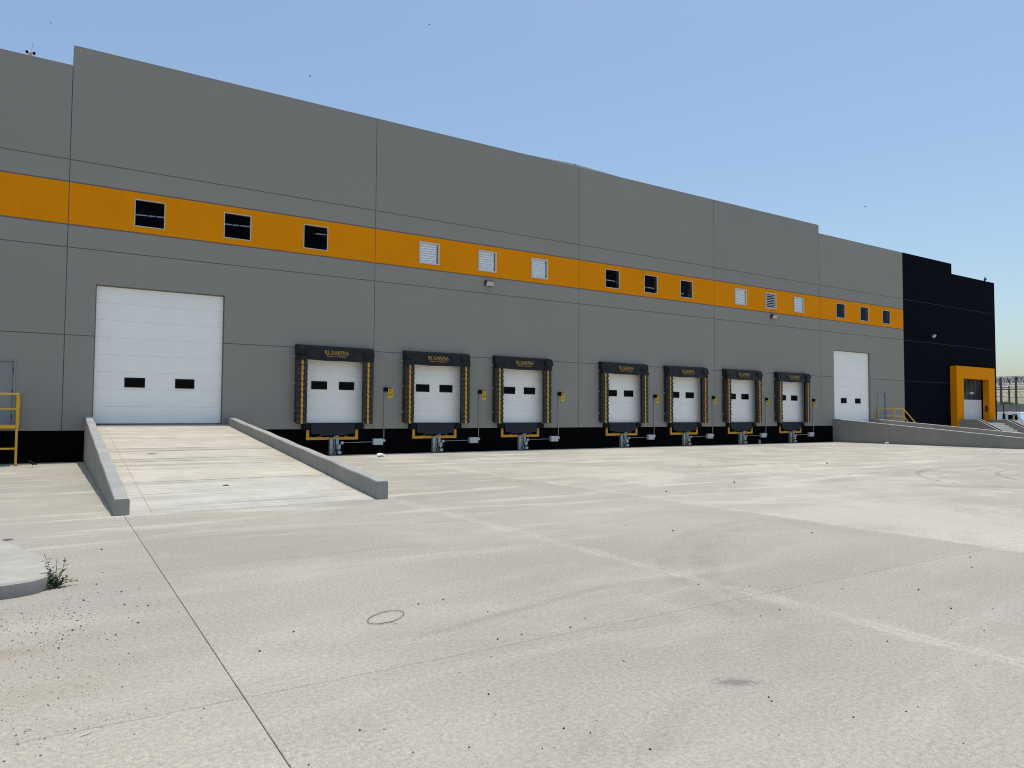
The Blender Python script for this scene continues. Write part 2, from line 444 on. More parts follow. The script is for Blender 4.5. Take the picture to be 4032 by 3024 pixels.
# ------------------------------------------------------------------ mesh helpers
class MB:
    def __init__(s):
        s.v, s.f, s.mi = [], [], []
    def add(s, vs, fs, m=0):
        o = len(s.v)
        s.v += [tuple(a) for a in vs]
        s.f += [tuple(i + o for i in f) for f in fs]
        s.mi += [m] * len(fs)
        return s
    def box(s, x0, x1, y0, y1, z0, z1, m=0):
        vs = [(x0, y0, z0), (x1, y0, z0), (x1, y1, z0), (x0, y1, z0), (x0, y0, z1), (x1, y0, z1), (x1, y1, z1), (x0, y1, z1)]
        return s.add(vs, [(3, 2, 1, 0), (4, 5, 6, 7), (0, 1, 5, 4), (1, 2, 6, 5), (2, 3, 7, 6), (3, 0, 4, 7)], m)
    def hexa(s, vs, m=0):
        return s.add(vs, [(3, 2, 1, 0), (4, 5, 6, 7), (0, 1, 5, 4), (1, 2, 6, 5), (2, 3, 7, 6), (3, 0, 4, 7)], m)
    def tube(s, pts, r, n=8, m=0, cap=True):
        pts = [Vector(p) for p in pts]
        rs = r if isinstance(r, (list, tuple)) else [r] * len(pts)
        rings = []
        for i, p in enumerate(pts):
            a = pts[max(i - 1, 0)]
            b = pts[min(i + 1, len(pts) - 1)]
            d = (b - a).normalized()
            ref = Vector((0, 0, 1)) if abs(d.z) < 0.9 else Vector((1, 0, 0))
            u = d.cross(ref).normalized()
            w = u.cross(d).normalized()
            rings.append([p + (u * math.cos(t) + w * math.sin(t)) * rs[i] for t in [2 * math.pi * j / n for j in range(n)]])
        vs = [q for rg in rings for q in rg]
        fs = []
        for i in range(len(pts) - 1):
            for j in range(n):
                k = (j + 1) % n
                fs.append((i * n + j, i * n + k, (i + 1) * n + k, (i + 1) * n + j))
        if cap:
            fs.append(tuple(range(n - 1, -1, -1)))
            fs.append(tuple((len(pts) - 1) * n + j for j in range(n)))
        return s.add(vs, fs, m)
    def bar(s, a, b, w, h=None, m=0):
        """square bar from a to b"""
        a, b = Vector(a), Vector(b)
        h = w if h is None else h
        d = (b - a).normalized()
        ref = Vector((0, 0, 1)) if abs(d.z) < 0.95 else Vector((0, 1, 0))
        u = d.cross(ref).normalized() * (w / 2)
        v = u.cross(d).normalized() * (h / 2)
        vs = [a - u - v, a + u - v, a + u + v, a - u + v, b - u - v, b + u - v, b + u + v, b - u + v]
        return s.hexa(vs, m)
    def prism(s, poly, axis, t0, t1, m=0):
        """poly: 2D outline; axis the extruded one; the 2D axes follow in xyz order"""
        n = len(poly)
        def P(q, t):
            return {'x': (t, q[0], q[1]), 'y': (q[0], t, q[1]), 'z': (q[0], q[1], t)}[axis]
        vs = [P(q, t0) for q in poly] + [P(q, t1) for q in poly]
        fs = [tuple(range(n)), tuple(range(2 * n - 1, n - 1, -1))]
        fs += [(i, i + n, (i + 1) % n + n, (i + 1) % n) for i in range(n)]
        return s.add(vs, fs, m)
    def mesh(s, name, mats, smooth=False):
        me = bpy.data.meshes.new(name)
        me.from_pydata(s.v, [], s.f)
        mats = mats if isinstance(mats, (list, tuple)) else [mats]
        for q in mats:
            me.materials.append(q)
        for p, i in zip(me.polygons, s.mi):
            p.material_index = i
            p.use_smooth = smooth
        bm = bmesh.new()
        bm.from_mesh(me)
        bmesh.ops.recalc_face_normals(bm, faces=bm.faces)
        bm.to_mesh(me)
        bm.free()
        me.update()
        return me
    def build(s, name, mats, parent=None, smooth=False, bevel=0.0, seg=2):
        return obj(name, s.mesh(name, mats, smooth), parent, bevel, seg)

def obj(name, me, parent=None, bevel=0.0, seg=2, loc=None):
    o = bpy.data.objects.new(name, me)
    COL.objects.link(o)
    if parent is not None:
        o.parent = parent
    if loc is not None:
        o.location = loc
    if bevel:
        md = o.modifiers.new('bevel', 'BEVEL')
        md.width = bevel
        md.segments = seg
        md.limit_method = 'ANGLE'
        md.angle_limit = R_(40)
    return o

def tag(o, label=None, cat=None, group=None, kind=None):
    if label: o['label'] = label
    if cat: o['category'] = cat
    if group: o['group'] = group
    if kind: o['kind'] = kind
    return o

def thing(name, label, cat, loc=(0, 0, 0), group=None):
    o = bpy.data.objects.new(name, None)
    COL.objects.link(o)
    o.location = loc
    o.empty_display_size = 0.2
    return tag(o, label, cat, group)

def copy_tree(o, parent=None):
    kids = list(o.children)
    c = o.copy()
    COL.objects.link(c)
    c.parent = parent
    for ch in kids:
        copy_tree(ch, c)
    return c

_txt = {}
def text_mesh(body, size, mat, mirror=False, bold=0.0, align='CENTER'):
    """lettering as a mesh standing in the xz plane, facing -y"""
    cu = bpy.data.curves.new('lettering', 'FONT')
    cu.body = body
    cu.size = size
    cu.align_x = align
    cu.offset = bold
    cu.resolution_u = 2
    cu.fill_mode = 'FRONT'
    to = bpy.data.objects.new('lettering_tmp', cu)
    COL.objects.link(to)
    dg = bpy.context.evaluated_depsgraph_get()
    me = bpy.data.meshes.new_from_object(to.evaluated_get(dg))
    bpy.data.objects.remove(to)
    sx = -1.0 if mirror else 1.0
    for v in me.vertices:
        x, y, _ = v.co
        v.co = (x * sx, 0.0, y)
    me.materials.clear()
    me.materials.append(mat)
    me.update()
    return me

# ------------------------------------------------------------------ ground
bm_ = MB()
g = MB()
g.add([(-4000, -4000, -0.022), (4000, -4000, -0.022), (4000, 4000, -0.022), (-4000, 4000, -0.022)], [(0, 1, 2, 3)])
ground = tag(g.build('ground', M['yard']), kind='structure')

def slab_mesh(w, d):
    b = MB()
    ch = 0.003
    x0, x1, y0, y1 = 0.0021, w - 0.0021, 0.0025, d - 0.0025
    b.add([(x0, y0, -0.021), (x1, y0, -0.021), (x1, y1, -0.021), (x0, y1, -0.021),
           (x0, y0, -ch), (x1, y0, -ch), (x1, y1, -ch), (x0, y1, -ch),
           (x0 + ch, y0 + ch, 0), (x1 - ch, y0 + ch, 0), (x1 - ch, y1 - ch, 0), (x0 + ch, y1 - ch, 0)],
          [(0, 1, 5, 4), (1, 2, 6, 5), (2, 3, 7, 6), (3, 0, 4, 7), (4, 5, 9, 8), (5, 6, 10, 9), (6, 7, 11, 10), (7, 4, 8, 11), (8, 9, 10, 11)])
    return b.mesh('concrete_slab', M['yard'])

slab_me = slab_mesh(SXP, SYP)
slab_wall_me = slab_mesh(SXP, 3.28 + 0.03)
for i in range(-5, 19):
    for j in range(-6, 6):
        xa = SX0 + i * SXP
        ya = SY0 + j * SYP
        me = slab_me
        if j == 5:
            me = slab_wall_me
        if xa > 57.5 and ya > -4:
            pass
        obj('concrete_slab', me, ground, loc=(xa, ya, 0))

# kerb island at the left
isl = [(-7, -18.2), (-2.4, -17.82), (-1.0, -17.68), (-0.33, -17.58), (-0.17, -17.54), (-0.08, -17.48), (-0.02, -17.38), (0.02, -17.22), (0.03, -17.0),
       (0.0, -16.7), (-0.05, -16.48), (-0.115, -16.25), (-0.34, -15.5), (-0.62, -14.9), (-1.0, -14.35), (-1.9, -13.6), (-3.2, -13.0), (-7, -12.4)]
def catmull(p, k=5):
    out = []
    for i in range(len(p) - 1):
        a, b_, c, d = p[max(i - 1, 0)], p[i], p[i + 1], p[min(i + 2, len(p) - 1)]
        for q in range(k):
            t_ = q / k
            out.append(tuple(0.5 * (2 * b_[m] + (c[m] - a[m]) * t_ + (2 * a[m] - 5 * b_[m] + 4 * c[m] - d[m]) * t_ ** 2
                                    + (3 * b_[m] - a[m] - 3 * c[m] + d[m]) * t_ ** 3) for m in (0, 1)))
    return out + [p[-1]]
isl = catmull(isl)
b = MB()
n = len(isl)
inn = []
cx, cy = -3.5, -15.6
for q in isl:
    d = math.hypot(cx - q[0], cy - q[1])
    inn.append((q[0] + (cx - q[0]) / d * 0.02, q[1] + (cy - q[1]) / d * 0.02))
vs = [(q[0], q[1], -0.02) for q in isl] + [(q[0], q[1], 0.108) for q in isl] + [(q[0], q[1], 0.125) for q in inn]
fs = [tuple(range(2 * n, 3 * n))]
b.add(vs, fs, 0)
o_ = 0
b.f += [(i, (i + 1) % n, (i + 1) % n + n, i + n) for i in range(n)]
b.mi += [1] * n
b.f += [(i + n, (i + 1) % n + n, (i + 1) % n + 2 * n, i + 2 * n) for i in range(n)]
b.mi += [0] * n
isl_o = tag(b.build('kerb_island', [M['island'], M['island_side']]), kind='structure')
for p_ in isl_o.data.polygons:
    p_.use_smooth = len(p_.vertices) == 4 and p_.material_index == 1

# ------------------------------------------------------------------ warehouse
wh = thing('warehouse', 'long grey warehouse with orange window stripe and black corner block', 'warehouse')
T = 0.22                       # panel thickness
GAP = 0.011                    # half a joint
XJ = [-19.4, -9.35, 0.17, 9.70, 19.11, 27.68, 36.35, 45.03]
TOPS = [11.73, 11.73, 12.34, 12.34, 12.34, 12.34, 11.87]
ROWS = [0.92, 3.72, 6.30, 6.97, 8.24, 8.90]
DOCKS = [8.22, 12.20, 16.10, 21.58, 25.53, 29.58, 33.63]
DOORS = [(0.92, 4.56, 1.09, 5.28), (37.63, 41.30, 1.09, 5.28)]
WINS = [(1.88, 2.74), (4.47, 5.33), (7.07, 7.94), (20.60, 21.45), (22.95, 23.80), (25.30, 26.15), (37.92, 38.79), (40.31, 41.18), (42.68, 43.55)]
LOUV = [(11.45, 12.31), (14.03, 14.88), (16.58, 17.43), (29.20, 30.10), (31.61, 32.49), (34.01, 34.89)]
WZ0, WZ1 = 7.17, 8.02
HOLES = [(a, b_, c, d) for a, b_, c, d in DOORS]
for c in DOCKS:
    HOLES.append((c - 1.24, c + 1.24, 1.12, 3.50))
    HOLES.append((c - 1.11, c + 1.11, 0.5, 1.12))
for a, b_ in WINS + LOUV:
    HOLES.append((a, b_, WZ0, WZ1))
HOLES.append((-1.95, -0.97, 1.09, 2.93))
HOLES.append((42.01, 42.88, 1.13, 2.95))

def cell(x0, x1, z0, z1, holes, y0=0.0, y1=T, ch=0.008):
    """rectangular panel with rectangular openings cut out, chamfered outer edge by a thin return"""
    xs = sorted({x0, x1} | {min(max(v, x0), x1) for h in holes for v in h[:2]})
    zs = sorted({z0, z1} | {min(max(v, z0), z1) for h in holes for v in h[2:]})
    def solid(i, j):
        if i < 0 or j < 0 or i >= len(xs) - 1 or j >= len(zs) - 1:
            return False
        mx, mz = (xs[i] + xs[i + 1]) / 2, (zs[j] + zs[j + 1]) / 2
        return not any(h[0] < mx < h[1] and h[2] < mz < h[3] for h in holes)
    b = MB()
    for i in range(len(xs) - 1):
        for j in range(len(zs) - 1):
            if not solid(i, j):
                continue
            a, c, e, f = xs[i], xs[i + 1], zs[j], zs[j + 1]
            b.add([(a, y0, e), (c, y0, e), (c, y0, f), (a, y0, f)], [(0, 1, 2, 3)])
            if not solid(i - 1, j): b.add([(a, y1, e), (a, y0, e), (a, y0, f), (a, y1, f)], [(0, 1, 2, 3)])
            if not solid(i + 1, j): b.add([(c, y0, e), (c, y1, e), (c, y1, f), (c, y0, f)], [(0, 1, 2, 3)])
            if not solid(i, j - 1): b.add([(a, y1, e), (c, y1, e), (c, y0, e), (a, y0, e)], [(0, 1, 2, 3)])
            if not solid(i, j + 1): b.add([(a, y0, f), (c, y0, f), (c, y1, f), (a, y1, f)], [(0, 1, 2, 3)])
    return b

def weld(me):
    bm = bmesh.new()
    bm.from_mesh(me)
    bmesh.ops.remove_doubles(bm, verts=bm.verts, dist=0.0005)
    bm.to_mesh(me)
    bm.free()

for i in range(len(XJ) - 1):
    xa, xb = XJ[i] + GAP, XJ[i + 1] - GAP
    rows = [(0.92, 3.72), (3.72, 6.30), (6.30, 6.97), (6.97, 8.24), (8.24, 8.90), (8.90, TOPS[i])]
    for r, (za, zb) in enumerate(rows):
        g0 = 0.0 if r == 0 else (0.022 if r in (3, 4) else 0.012)
        g1 = 0.0 if r == 5 else (0.022 if r in (2, 3) else 0.012)
        za2, zb2 = za + g0, zb - g1
        hs = [h for h in HOLES if h[1] > xa and h[0] < xb and h[3] > za2 and h[2] < zb2]
        cb = cell(xa, xb, za2, zb2, hs)
        # parapet bays keep a full edge at the top
        nm, mt = ('stripe_panel', M['orange']) if r == 3 else ('wall_panel', M['wall'])
        o = cb.build(nm, mt, wh)
        weld(o.data)

# wall core behind the joints (the sealant seen in the grooves), with the same openings
def core(x0, x1, z0, z1, mat, y0=0.022, y1=0.21, name='joint_sealant'):
    hs = [(h[0] - 0.004, h[1] + 0.004, h[2] - 0.004, h[3] + 0.004) for h in HOLES if h[1] > x0 and h[0] < x1]
    cb = cell(x0, x1, z0, z1, hs, y0, y1)
    o = cb.build(name, mat, wh)
    weld(o.data)
core(XJ[0] + 0.02, 0.17, 0.95, 11.70, M['joint'])
core(0.172, 36.348, 0.95, 12.31, M['joint'])
core(36.352, 45.02, 0.95, 11.84, M['joint'])
for i in range(len(XJ) - 1):   # pale sheet cap on each parapet bay
    pass

# black corner block
BX = [45.03, 51.15, 57.20]
BT = [11.88, 11.19]
for i in range(2):
    xa, xb = BX[i] + (0.004 if i == 0 else GAP * 0.5), BX[i + 1] - (GAP * 0.5 if i == 0 else 0.0)
    for r, (za, zb) in enumerate([(0.0, 3.72), (3.72, 6.30), (6.30, 8.90), (8.90, BT[i])]):
        g0 = 0.0 if r == 0 else 0.014
        g1 = 0.0 if r == 3 else 0.014
        hs = [(51.61, 55.17, 0.8, 4.07)] if (i == 1 or i == 0) else []
        hs = [h for h in hs if h[1] > xa and h[0] < xb and h[3] > za and h[2] < zb]
        o = cell(xa, xb, za + g0, zb - g1, hs, 0.0, T).build('black_wall_panel', M['black_wall'], wh)
        weld(o.data)
MB().box(45.04, 57.18, 0.012, 0.03, 3.70, 3.74).build('reveal_line', M['black_joint'], wh) if False else None
for z in (3.72, 6.30, 8.90):
    segs = [(45.035, 50.66)] if z < 4.5 else [(45.035, 57.195)]
    for a, c in segs:
        MB().box(a, c, 0.006, 0.03, z - 0.0138, z + 0.0138).build('reveal_line', M['black_joint'], wh)
hs = [(51.61, 55.17, 0.8, 4.07)]
o = cell(45.04, 51.14, 0.0, 11.85, [], 0.035, 0.21).build('wall_core', M['joint_dark'], wh)
o = cell(51.16, 57.18, 0.0, 11.16, hs, 0.035, 0.21).build('wall_core', M['joint_dark'], wh)
# side, back walls, floor, interior
MB().box(56.98, 57.195, T, 40.0, 0.0, 11.18).build('side_wall', M['black_wall'], wh)
MB().box(XJ[0], XJ[0] + 0.2, T, 40.0, 0.0, 11.6).build('side_wall', M['wall'], wh)
MB().box(XJ[0], 57.19, 40.0, 40.2, 0.0, 11.1).build('back_wall', M['interior'], wh)
MB().box(XJ[0] + 0.2, 56.97, 0.30, 39.99, 0.9, 1.08).build('interior_floor', M['interior'], wh)
# plinth
for i in range(len(XJ) - 1):
    MB().box(XJ[i], XJ[i + 1] - 0.002, 0.03, 0.29, -0.02, 0.915).build('plinth', M['plinth'], wh)
for c in DOCKS:
    MB().box(c - 1.105, c + 1.105, 0.045, 0.285, 0.93, 1.10).build('pit_face', M['rubber'], wh)

# roof: low gable, ridge over the joint at x = 19.11
RX, RZ, SL = 19.11, 12.56, 0.036
def roof_z(x):
    return RZ - abs(x - RX) * SL
SKY = (17.35, 17.85)            # skylight band
b = MB()
for xa, xb in ((0.20, RX), (RX, 51.05)):
    for ya, yb in ((0.28, SKY[0]), (SKY[1], 40.1)):
        zc = 0.35 if xb > RX else 0.0
        za, zb = roof_z(xa), roof_z(xb)
        b.hexa([(xa, ya, za - 0.09), (xb, ya, zb - 0.09), (xb, yb, zb - 0.09), (xa, yb, za - 0.09),
                (xa, ya, za), (xb, ya, zb), (xb, yb, zb), (xa, yb, za)])
roof = b.build('roof', [M['metal_roof']], wh)
b = MB()                       # dark lining under the sheet
for xa, xb in ((XJ[0] + 0.21, RX), (RX, 51.0)):
    for ya, yb in ((0.29, SKY[0] - 0.01), (SKY[1] + 0.01, 39.98)):
        za, zb = roof_z(xa) - 0.1, roof_z(xb) - 0.1
        b.hexa([(xa, ya, za - 0.05), (xb, ya, zb - 0.05), (xb, yb, zb - 0.05), (xa, yb, za - 0.05),
                (xa, ya, za), (xb, ya, zb), (xb, yb, zb), (xa, yb, za)])
b.build('roof_lining', M['interior'], wh)
MB().box(51.06, 57.15, 0.28, 40.1, 10.75, 10.85).build('roof', M['metal_roof'], wh)
MB().box(XJ[0] + 0.05, 0.19, 0.28, 40.1, 11.45, 11.55).build('roof', M['metal_roof'], wh)
rnd = random.Random(3)
segs, xq = [], 0.21
while xq < 51.0:
    ln = rnd.uniform(1.6, 3.4)
    segs.append((xq, min(xq + ln, RX if xq < RX else 51.0), True))
    xq = segs[-1][1]
    ln = rnd.uniform(0.5, 1.5)
    if xq < 51.0:
        segs.append((xq, min(xq + ln, RX if xq < RX else 51.0), False))
        xq = segs[-1][1]
for xa, xb, lit in segs:
    za, zb = roof_z(xa) - 0.06, roof_z(xb) - 0.06
    b = MB()
    b.hexa([(xa, SKY[0] + 0.005, za - 0.02), (xb, SKY[0] + 0.005, zb - 0.02), (xb, SKY[1] - 0.005, zb - 0.02), (xa, SKY[1] - 0.005, za - 0.02),
            (xa, SKY[0] + 0.005, za), (xb, SKY[0] + 0.005, zb), (xb, SKY[1] - 0.005, zb), (xa, SKY[1] - 0.005, za)])
    b.build('skylight' if lit and xb < 48 else 'roof_sheet', M['skylight'] if lit and xb < 48 else M['metal_roof'], roof)
# ridge flashing seen above the parapet, and roof edge strip behind the parapet
b = MB()
b.hexa([(RX - 0.04, 0.24, RZ - 0.16), (RX + 0.04, 0.24, RZ - 0.16), (RX + 0.04, 0.27, RZ - 0.16), (RX - 0.04, 0.27, RZ - 0.16),
        (RX - 0.03, 0.24, RZ + 0.01), (RX + 0.03, 0.24, RZ + 0.01), (RX + 0.03, 0.27, RZ + 0.01), (RX - 0.03, 0.27, RZ + 0.01)])
b.build('ridge_cap', M['trim'], roof)
# roof trusses inside
for ty in (15.6, 26.0):
    b = MB()
    xs = [XJ[0] + 1 + k * 1.35 for k in range(int((56 - XJ[0]) / 1.35))]
    for k in range(len(xs) - 1):
        xa, xb = xs[k], xs[k + 1]
        ta, tb = roof_z(xa) - 0.32, roof_z(xb) - 0.32
        ba, bb = ta - 1.05, tb - 1.05
        b.bar((xa, ty, ba), (xb, ty, bb), 0.09)
        b.bar((xa, ty, ta), (xb, ty, tb), 0.09)
        b.bar((xa, ty, ba), ((xa + xb) / 2, ty, (ta + tb) / 2), 0.045)
        b.bar(((xa + xb) / 2, ty, (ta + tb) / 2), (xb, ty, bb), 0.045)
    b.build('roof_truss', M['truss'], wh)
for cxx in (4.9, 19.11, 33.0, 46.0):
    MB().box(cxx - 0.1, cxx + 0.1, 15.3, 15.5, 1.08, roof_z(cxx) - 1.3).build('inner_column', M['truss'], wh)
MB().box(5.15, 5.26, 6.0, 6.11, 1.08, 11.4).build('inner_column', M['slat'], wh)

# windows
for a, c in WINS:
    fr = cell(a + 0.002, c - 0.002, WZ0 + 0.002, WZ1 - 0.002, [(a + 0.028, c - 0.028, WZ0 + 0.028, WZ1 - 0.028)], -0.012, 0.06)
    fo = fr.build('window', M['frame'], wh)
    weld(fo.data)
    MB().box(a + 0.026, c - 0.026, 0.03, 0.036, WZ0 + 0.026, WZ1 - 0.026).build('pane', M['pane'], fo)
# louvred vents
slat_me = None
for li, (a, c) in enumerate(LOUV):
    z0, z1 = WZ0 - 0.05, WZ1 - 0.02
    fr = cell(a + 0.001, c - 0.001, WZ0 + 0.001, WZ1 - 0.001, [(a + 0.06, c - 0.06, WZ0 + 0.06, WZ1 - 0.06)], -0.035, 0.12)
    fo = fr.build('louvre_window', M['frame'], wh)
    weld(fo.data)
    MB().box(a + 0.005, c - 0.005, 0.14, 0.15, WZ0 + 0.005, WZ1 - 0.005).build('backing', M['hinge'], fo)
    ns = 8
    hz = (WZ1 - WZ0 - 0.125) / ns
    for q in range(ns):
        zb = WZ0 + 0.063 + q * hz
        b = MB()
        xb = c - 0.062 - (0.05 if li < 3 else 0.03)
        if li == 4:
            b.prism([(0.00, zb + 0.006), (0.085, zb + hz * 0.55), (0.088, zb + hz * 0.50), (0.002, zb - 0.006)], 'x', a + 0.062, c - 0.062)
        else:
            b.prism([(-0.006, zb + 0.006), (0.036, zb + hz * 1.06), (0.044, zb + hz * 1.06), (0.004, zb - 0.004)], 'x', a + 0.062, xb)
        b.build('slat', M['slat'], fo)

# big sectional doors of the two ramps
for a, c, z0, z1 in DOORS:
    fo = cell(a + 0.002, c - 0.002, z0 + 0.02, z1 - 0.002, [(a + 0.03, c - 0.03, z0 - 1, z1 - 0.035)], 0.10, 0.20).build('overhead_door', M['joint'], wh)
    weld(fo.data)
    ns = 8
    h = (z1 - z0 - 0.03) / ns
    for q in range(ns):
        zb = z0 + 0.03 + q * h
        MB().box(a + 0.012, c - 0.012, 0.13, 0.17, zb + 0.0015, zb + h - 0.0015).build('door_section', M['door'], fo, bevel=0.0015, seg=1)
    MB().box(a + 0.02, c - 0.02, 0.125, 0.175, z0 - 0.005, z0 + 0.028).build('bottom_seal', M['rubber'], fo)
    for wa, wc in ((a + 0.83, a + 1.39), (a + 2.24, a + 2.80)):
        wf = cell(wa, wc, 2.22, 2.52, [(wa + 0.035, wc - 0.035, 2.255, 2.485)], 0.116, 0.131).build('window_frame', M['rubber'], fo, bevel=0.0)
        weld(wf.data)
        MB().box(wa + 0.03, wc - 0.03, 0.120, 0.128, 2.25, 2.49).build('pane', M['dark_pane'], fo)
# dock doors
for c in DOCKS:
    fo = cell(c - 1.238, c + 1.238, 1.125, 3.495, [(c - 1.20, c + 1.20, 0, 3.40)], 0.10, 0.2).build('dock_door', M['frame'], wh)
    weld(fo.data)
    for q in range(5):
        zb = 1.14 + q * 0.45
        pr = [(0.18, zb + 0.001), (0.145, zb + 0.001), (0.14, zb + 0.006)]
        for g_ in range(1, 4):
            zg = zb + g_ * 0.1125
            pr += [(0.14, zg - 0.011), (0.149, zg - 0.004), (0.149, zg + 0.004), (0.14, zg + 0.011)]
        pr += [(0.14, zb + 0.444), (0.145, zb + 0.449), (0.18, zb + 0.449)]
        MB().prism(pr, 'x', c - 1.19, c + 1.19).build('door_section', M['dock_door'], fo)
    MB().box(c - 1.19, c + 1.19, 0.12, 0.185, 1.122, 1.139).build('bottom_seal', M['box_grey'], fo)
    for wa in (c - 0.745, c + 0.245):
        wc = wa + 0.56
        wf = cell(wa, wc, 2.30, 2.585, [(wa + 0.04, wc - 0.04, 2.34, 2.545)], 0.124, 0.141).build('window_frame', M['rubber'], fo)
        weld(wf.data)
        MB().box(wa + 0.035, wc - 0.035, 0.128, 0.136, 2.335, 2.55).build('pane', M['dark_pane'], fo)
# personnel doors
for a, c, z0, z1, hx in ((-1.95, -0.97, 1.09, 2.93, -1.03), (42.01, 42.88, 1.13, 2.95, 42.03)):
    fo = cell(a + 0.001, c - 0.001, z0, z1 - 0.001, [(a + 0.045, c - 0.045, 0, z1 - 0.045)], -0.02, 0.1).build('personnel_door', M['grey_door'], wh)
    weld(fo.data)
    MB().box(a + 0.05, c - 0.05, 0.03, 0.075, z0 + 0.01, z1 - 0.05).build('door_leaf', M['grey_door'], fo, bevel=0.004, seg=1)
    for hz_ in (z0 + 0.25, (z0 + z1) / 2, z1 - 0.3):
        MB().tube([(hx, 0.018, hz_ - 0.06), (hx, 0.018, hz_ + 0.06)], 0.014, 6).build('hinge', M['hinge'], fo)

# orange entrance portal with rolling grille
b = cell(50.68, 56.02, 0.0, 4.89, [(51.61, 55.17, -1, 4.07)], -0.41, -0.002)
po = b.build('portal', M['orange'], wh)
weld(po.data)
MB().box(54.95, 55.165, -0.30, -0.10, 2.05, 2.42).build('intercom_panel', M['red_box'], po) if False else None
MB().box(55.14, 55.168, -0.30, -0.13, 1.85, 2.25).build('intercom_panel', M['red_box'], po)
sh = MB().box(51.62, 55.16, 0.10, 0.14, 1.10, 2.62).build('shutter', M['shutter'], wh)
MB().box(51.62, 55.16, 0.09, 0.15, 2.62, 2.66).build('shutter_rail', M['frame'], sh)
for q in range(19):
    z = 2.72 + q * 0.073
    MB().tube([(51.62, 0.12, z), (55.16, 0.12, z)], 0.013, 5).build('grille_rod', M['rod'], sh)
for q in range(6):
    x = 51.75 + q * 0.66
    MB().box(x - 0.012, x + 0.012, 0.10, 0.115, 2.66, 4.07).build('grille_bar', M['rod'], sh)
MB().box(53.45, 54.02, 0.07, 0.085, 3.06, 3.18).build('number_plate', M['box_grey'], sh)
MB().box(51.0, 57.0, 3.5, 3.52, 1.1, 4.6).build('lobby_wall', M['plinth'], wh)
MB().box(51.0, 57.0, 0.3, 3.5, 4.4, 4.5).build('lobby_ceiling', M['plinth'], wh)
MB().box(51.2, 55.6, -0.4, 3.5, 0.95, 1.10).build('lobby_floor', M['curb2'], wh)

# ------------------------------------------------------------------ ramps
def make_ramp(x0, x1, label, lh, rh, cm, tm, end=-12.88, wall_z=1.33, wav=1.0):
    t = thing('loading_ramp', label, 'ramp', (x0, 0, 0))
    def z(y):
        return 1.085 * (1 - y / end)
    def deck(xa, xb, ya, yb, mat, up=0.0):
        b = MB()
        za, zb = z(ya), z(yb)
        b.hexa([(xa - x0, yb, -0.02), (xb - x0, yb, -0.02), (xb - x0, ya, -0.02), (xa - x0, ya, -0.02),
                (xa - x0, yb, zb + up + 0.004), (xb - x0, yb, zb + up + 0.004), (xb - x0, ya, za + up), (xa - x0, ya, za + up)])
        return b.build('deck_slab', mat, t, bevel=0.002, seg=1)
    a, c = x0 + 0.20, x1 - 0.20
    s1 = -10.2
    deck(a, a + 0.29, -0.02, s1 + 0.002, M['ramp_edge'])
    deck(a, a + 0.29, s1 - 0.002, end, M['ramp_low_edge'])
    deck(a + 0.293, c - 0.353, -0.02, s1 + 0.002, M['ramp_up'])
    deck(a + 0.293, c - 0.353, s1 - 0.002, end, M['ramp_low'])
    deck(c - 0.35, c, -0.02, s1 + 0.002, M['ramp_edge'])
    deck(c - 0.35, c, s1 - 0.002, end, M['ramp_low_edge'])
    for xa, hh in ((x0, lh), (c, rh)):
        b = MB()
        xa -= x0
        # several lengths with slightly uneven casting
        ys = [-0.004] + [end * k / 26 for k in range(1, 27)]
        vs, fs = [], []
        for i, yy in enumerate(ys):
            tz = wall_z + (hh - wall_z) * (yy / end)
            tz += wav * (0.006 * math.sin(i * 1.7 + xa) + 0.004 * math.sin(i * 0.63 + 2 * xa))
            j = wav * 0.004 * math.sin(i * 1.3 + xa * 3)
            r = 0.024
            vs += [(xa + 0.001, yy, -0.02), (xa + j, yy, tz - r), (xa + r * 0.35 + j, yy, tz - r * 0.3), (xa + r + j, yy, tz),
                   (xa + 0.2 - r - j, yy, tz), (xa + 0.2 - r * 0.35 - j, yy, tz - r * 0.3), (xa + 0.2 - j, yy, tz - r), (xa + 0.199, yy, -0.02)]
        m_ = 8
        for i in range(len(ys) - 1):
            for q in range(m_ - 1):
                fs.append((i * m_ + q, i * m_ + q + 1, (i + 1) * m_ + q + 1, (i + 1) * m_ + q))
        fs.append(tuple(range(m_)))
        fs.append(tuple((len(ys) - 1) * m_ + q for q in range(m_)))
        b.add(vs, fs)
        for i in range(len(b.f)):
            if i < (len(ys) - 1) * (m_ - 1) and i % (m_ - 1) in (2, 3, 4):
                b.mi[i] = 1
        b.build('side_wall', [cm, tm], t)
    return t
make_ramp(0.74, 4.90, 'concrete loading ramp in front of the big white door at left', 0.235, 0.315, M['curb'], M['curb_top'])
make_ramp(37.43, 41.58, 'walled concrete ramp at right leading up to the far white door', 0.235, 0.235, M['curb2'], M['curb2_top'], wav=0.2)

# ------------------------------------------------------------------ dock equipment
ORD = ['first', 'second', 'third', 'fourth', 'fifth', 'sixth', 'seventh']
WHERE = ['nearest the left ramp', 'counted from the left ramp', 'counted from the left ramp', 'counted from the left ramp',
         'counted from the left ramp', 'counted from the left ramp', 'nearest the right ramp']

